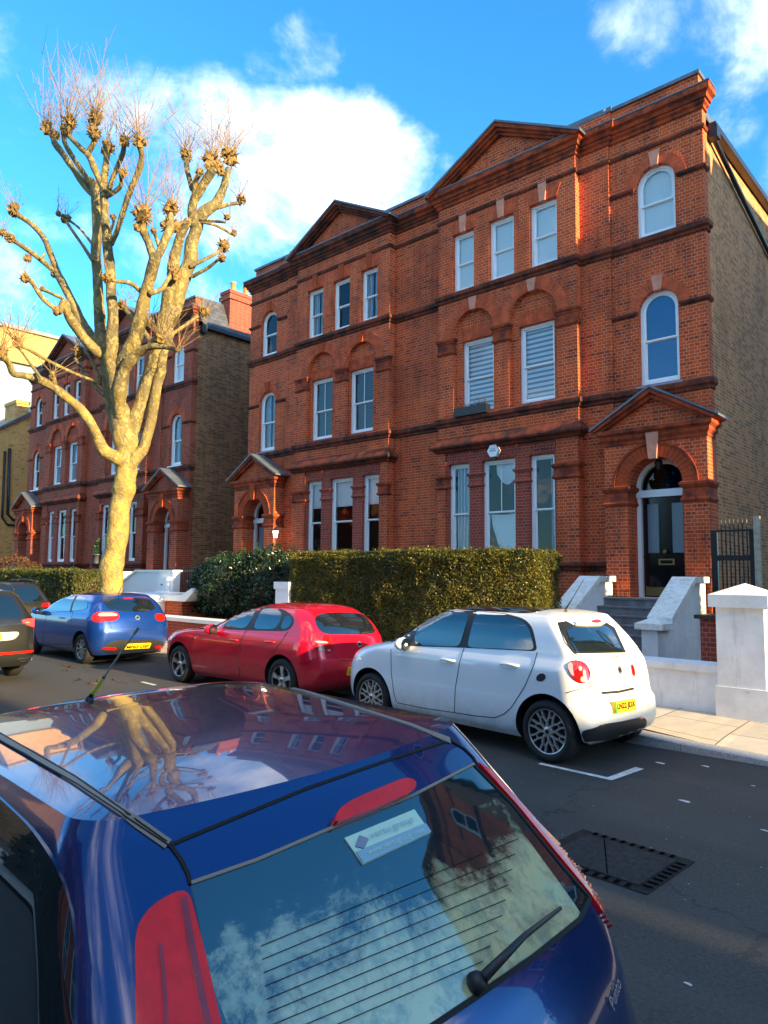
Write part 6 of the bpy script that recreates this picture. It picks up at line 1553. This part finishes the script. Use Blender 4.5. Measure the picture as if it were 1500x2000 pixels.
sv.text('RJ', .07, (h0[0].x+.023, .10, .755), (h0[0].x+.023, .22, .755), (1, 0, 0), M['ink'], pl_)
sv.strip('red_reflector_strip', 'rear', [(-.86, .50), (.86, .50)], .035, M['redbright'], off=.008)
for sy in (-1, 1): sv.strip('exhaust_trim', 'rear', [(sy*.56, .385), (sy*.84, .40), (sy*.84, .345), (sy*.62, .335)], .014, M['chrome'], closed=True, off=.01)
sv.strip('panel_gap', 'rear', [(-.86, .64), (.86, .64)], .008, M['gap'])
sv.strip('panel_gap', 'rear', [(-.70, 1.0), (-.60, .68), (.60, .68), (.70, 1.0)], .008, M['gap'])
b2_ = suv('parked_car', 'dark parked car beyond the blue hatchback, its rear window above the dark car', (-19.7, 7.52, 0), 0)
b2_.patch('tail_lamp', 'rear', [(.55, .95), (.9, .94), (.9, 1.06), (.62, 1.05)], M['redlens'], off=.014, step=.04); b2_.patch('tail_lamp', 'rear', [(-.9, .94), (-.55, .95), (-.62, 1.05), (-.9, 1.06)], M['redlens'], off=.014, step=.04)
b2_.root['group'] = 'cars parked along the street'
# ---------------- nearest car: royal blue hatchback, seen from above its tail
lv = [(.20, -.18, -3.66, .68, .26, .40, .06, .14), (.32, -.10, -3.80, .735, .30, .46, .09, .2), (.50, -.06, -3.84, .765, .34, .5, .12, .25), (.66, -.05, -3.83, .775, .34, .5, .13, .27), (.78, -.075, -3.72, .78, .34, .5, .13, .27),
      (.88, -.115, -3.50, .78, .31, .48, .12, .26), (.96, -.165, -3.15, .775, .28, .46, .11, .24), (1.03, -.22, -2.90, .76, .24, .42, .11, .22), (1.14, -.34, -2.66, .725, .20, .38, .10, .2), (1.26, -.46, -2.40, .685, .17, .34, .10, .18), (1.37, -.575, -2.18, .64, .13, .3, .09, .16), (1.43, -.63, -2.05, .605, .12, .26, .08, .14)]
NPOS = (-.70, 1.31, 0); NYAW = -3.0; NROLL = 2.0
nc = Car('parked_car', 'royal blue hatchback nearest the viewer, seen from above its glossy roof and rear window', 'car', NPOS, NYAW, NROLL, lv, .04, M['carnavy'], wells=[(-.62, .30, .37), (-3.08, .30, .37)], capn=18, k=7, ce=2.0)
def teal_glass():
    """rear window: dark glass, pale mottled patches low down"""
    m, t = new_mat('mottled_rear_glass'); tcn = t.n.new('ShaderNodeTexCoord'); pos = tcn.outputs['Object']; x, y, z = t.sep(pos)
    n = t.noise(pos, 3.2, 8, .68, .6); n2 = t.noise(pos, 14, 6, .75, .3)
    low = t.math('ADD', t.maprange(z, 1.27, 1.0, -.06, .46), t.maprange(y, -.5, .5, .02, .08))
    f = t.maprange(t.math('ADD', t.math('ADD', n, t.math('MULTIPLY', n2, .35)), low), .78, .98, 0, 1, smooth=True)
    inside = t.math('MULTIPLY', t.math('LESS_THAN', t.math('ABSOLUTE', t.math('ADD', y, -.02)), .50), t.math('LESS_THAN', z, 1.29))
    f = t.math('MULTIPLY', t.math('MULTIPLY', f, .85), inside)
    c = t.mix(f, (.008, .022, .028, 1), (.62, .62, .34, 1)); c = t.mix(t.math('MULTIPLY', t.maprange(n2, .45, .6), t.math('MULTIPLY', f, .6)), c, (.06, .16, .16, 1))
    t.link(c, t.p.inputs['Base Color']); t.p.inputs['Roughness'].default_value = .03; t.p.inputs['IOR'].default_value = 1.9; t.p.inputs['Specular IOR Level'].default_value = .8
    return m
M['mottled'] = teal_glass()
M['sticker'] = simple('pale_green_sticker', (.52, .72, .58), .5)
M['stickerblue'] = simple('sticker_blue_band', (.25, .42, .50), .5)
M['gasket'] = simple('roof_gasket', (.26, .21, .16), .6)
M['yellowtape'] = simple('yellow_tape', (.62, .50, .03), .5)
rw = nc.patch('rear_window', 'pix', [(372, 1727), (500, 1682), (640, 1622), (800, 1558), (924, 1494), (1000, 1572), (1090, 1684), (1150, 1754), (1130, 1795), (1040, 1868), (930, 1945), (830, 2012), (740, 2075), (440, 2075), (402, 1880)], M['mottled'], off=.004, step=18, smooth=False)
nc.strip('glass_seal', 'pix', [(372, 1727), (500, 1682), (640, 1622), (800, 1558), (924, 1494)], .007, M['gasket'], off=.008, dens=12)
nc.strip('glass_seal', 'pix', [(924, 1496), (1000, 1574), (1090, 1686), (1150, 1756), (1130, 1797), (1040, 1870), (930, 1947), (830, 2014)], .012, M['gap'], off=.007, dens=12)
tl = nc.patch('tail_lamp', 'pix', [(364, 1735), (345, 1745), (300, 1768), (272, 1795), (262, 1840), (268, 2070), (444, 2070), (428, 2000), (394, 1850)], M['redbright'], off=.014, step=14)
nc.strip('lamp_rib', 'pix', [(310, 1850), (318, 1950), (325, 2060)], .006, M['redlens'], tl, off=.018, dens=10)
nc.strip('lamp_rib', 'pix', [(355, 1760), (372, 1860), (392, 1960), (415, 2060)], .012, M['redlens'], tl, off=.018, dens=10)
for px, r_ in (((342, 1757), .006), ((380, 1913), .010), ((365, 1858), .004), ((352, 1876), .003)): nc.patch('reflector_or_glint', 'pix', [(px[0]-r_*500, px[1]), (px[0], px[1]-r_*350), (px[0]+r_*600, px[1]-r_*100), (px[0], px[1]+r_*400)], M['amber'], tl, off=.018, step=3)  # glints of light painted as amber patches on the lamp
tr_ = nc.patch('tail_lamp', 'pix', [(928, 1489), (962, 1512), (1050, 1612), (1130, 1692), (1172, 1744), (1200, 1800), (1209, 1832), (1190, 1812), (1150, 1750), (1092, 1680), (1002, 1570)], M['redbright'], off=.010, step=5)
nc.patch('clear_lens', 'pix', [(1104, 1662), (1120, 1664), (1146, 1700), (1150, 1722), (1132, 1708), (1112, 1684)], M['clearlens'], tr_, off=.014, step=5)
nc.patch('clear_lens', 'pix', [(1152, 1722), (1166, 1732), (1186, 1770), (1194, 1796), (1174, 1776), (1156, 1748)], M['clearlens'], tr_, off=.014, step=5)
nc.patch('high_brake_lamp', 'pix', [(641, 1622), (650, 1592), (690, 1568), (780, 1530), (800, 1531), (808, 1545), (800, 1556), (720, 1592)], M['redbright'], off=.028, step=8)
st_ = nc.patch('window_sticker', 'pix', [(670, 1640), (806, 1584), (838, 1630), (706, 1692)], M['sticker'], rw, off=.008, step=12, smooth=False)
nc.patch('blue_band', 'pix', [(692, 1668), (827, 1612), (838, 1629), (706, 1691)], M['stickerblue'], st_, off=.011, step=12, smooth=False)
nc.patch('logo', 'pix', [(698, 1636), (716, 1642), (708, 1662), (690, 1658)], M['sill'], st_, off=.011, step=8, smooth=False)
for (a, b, txt, hgt, mt) in (((716, 1679), (826, 1633), 'www.vertugroup.com', .014, 'sticker'), ((722, 1648), (806, 1614), 'vertu group', .018, 'stickerblue')):
    A, B = nc.cast(*a), nc.cast(*b); nc.text(txt, hgt, A[0]+A[1]*.014, B[0]+B[1]*.014, A[1]+B[1], M[mt], st_)
wr = MB()
for k in range(9):
    t = k/8
    a = (410+t*60, 1850+t*0+k*0) ; 
    nc.strip('x', 'pix', [(508+t*22, 1850+k*26), (1010+min(t*70, 50)-t*120, 1640+k*30)], .0007, M['gap'], mb=wr, off=.0075, dens=20)
wr.build('heating_wires', M['gap'], rw)
q = MB(); A = nc.cast(925, 1925); B = nc.cast(1000, 1850); C_ = nc.cast(1085, 1782)
if A and B and C_:
    q.blob(A[0]+A[1]*.015, .024, 2, .05); q.tube([A[0]+A[1]*.035, B[0]+B[1]*.05, C_[0]+C_[1]*.02], [.012, .007, .005], 8); q.build('rear_wiper', M['plastic'], nc.root, smooth=True)
# roof ditches, hatch and side gaps
for pts in ([(-10, 1436), (60, 1472), (150, 1528), (240, 1588), (328, 1650)], [(500, 1327), (600, 1352), (700, 1384), (800, 1416), (878, 1447)]): nc.strip('roof_gasket', 'pix', pts, .022, M['gasket'], off=.004, dens=14); 
g = MB()
nc.strip('x', 'pix', [(334, 1650), (440, 1606), (600, 1540), (760, 1484), (872, 1448)], .007, M['gap'], mb=g, off=.004, dens=12)
nc.strip('x', 'pix', [(330, 1648), (352, 1678), (366, 1705), (372, 1728)], .008, M['gap'], mb=g, off=.004, dens=8)
nc.strip('x', 'pix', [(880, 1447), (905, 1462), (924, 1480), (930, 1492)], .007, M['gap'], mb=g, off=.004, dens=8)
for sh in (-7, 9): nc.strip('x', 'pix', [(-10, 1436-sh*.9), (150-sh*.3, 1528-sh), (328-sh*.3, 1650-sh*.5)], .0035, M['gap'], mb=g, off=.005, dens=14)
g.build('panel_gaps', M['gap'], nc.root)
nc.patch('side_window', 'pix', [(-80, 1480), (0, 1558), (60, 1612), (108, 1680), (140, 1760), (150, 1860), (148, 2070), (-80, 2070)], M['cglass'], off=.006, step=20)
nc.patch('side_window', 'side', [(-2.45, 1.0), (-2.0, 1.24), (-1.7, 1.32), (-1.25, 1.33), (-1.2, .98)], M['cglass'], off=.006)
opp(nc, [(-2.45, 1.0), (-2.0, 1.24), (-1.7, 1.32), (-.9, 1.32), (-.7, 1.1), (-.9, .98)], M['cglass']); screen(nc, 1.03, 1.35, .68, .54, M['cglass'])
for (a, b) in (((1196, 1975), (1210, 1925)),):
    A, B = nc.cast(*a), nc.cast(*b)
    if A and B: nc.text('Punto', .03, A[0]+A[1]*.006, B[0]+B[1]*.006, A[1]+B[1], M['silver'], nc.root)
for xx in (-.62, -3.08):
    for yy in (-.81, .81): nc.wheel(xx, yy, .295, .295, .2, 'multi')
# roof aerial with yellow tape at its foot
h = nc.cast(172, 1367) or nc.cast(174, 1372) or nc.cast(176, 1380) or nc.cast(180, 1395); b0 = nc.M @ h[0]
tip = ray(262, 1238); tip = tip*((b0.x+.18)/tip.x); tip = Vector((tip.x, tip.y, tip.z+CAMH)); mid = b0.lerp(tip, .36)
loc = lambda v: nc.Mi @ v
q = MB(); q.tube([loc(b0)+Vector((0, 0, -.02)), loc(b0.lerp(tip, .05))], [.02, .014], 8); q.tube([loc(b0), loc(mid)], [.009, .006], 8); q.build('aerial_base', M['ink'], nc.root, smooth=True)
q = MB(); q.tube([loc(b0.lerp(tip, .10)), loc(b0.lerp(tip, .33))], [.0085, .0075], 8); q.build('tape', M['yellowtape'], nc.root)
q = MB(); q.tube([loc(mid), loc(tip)], [.004, .0025], 6); q.tube([loc(tip), loc(tip+(tip-b0)*.10)], [.006, .006], 6); q.build('aerial', M['gasket'], nc.root)
# interior shapes seen in the side window are only reflections
# houses opposite, behind the viewer: reflected in windows and car glass
for (src, nm) in ((R, 'red brick house across the street behind the viewer, right hand of the pair'), (L, 'red brick house across the street behind the viewer, left hand of the pair')):
    for k in (0, 1):
        c = copy_tree(src); c.rotation_euler = (0, 0, pi); off_ = Vector((XP-k*19.3+2, 0, 0)); 
        c.location = Vector((2*off_.x-src.location.x-0+0, -11.5, 0)); c['label'] = nm+(', first pair' if k == 0 else ', second pair')
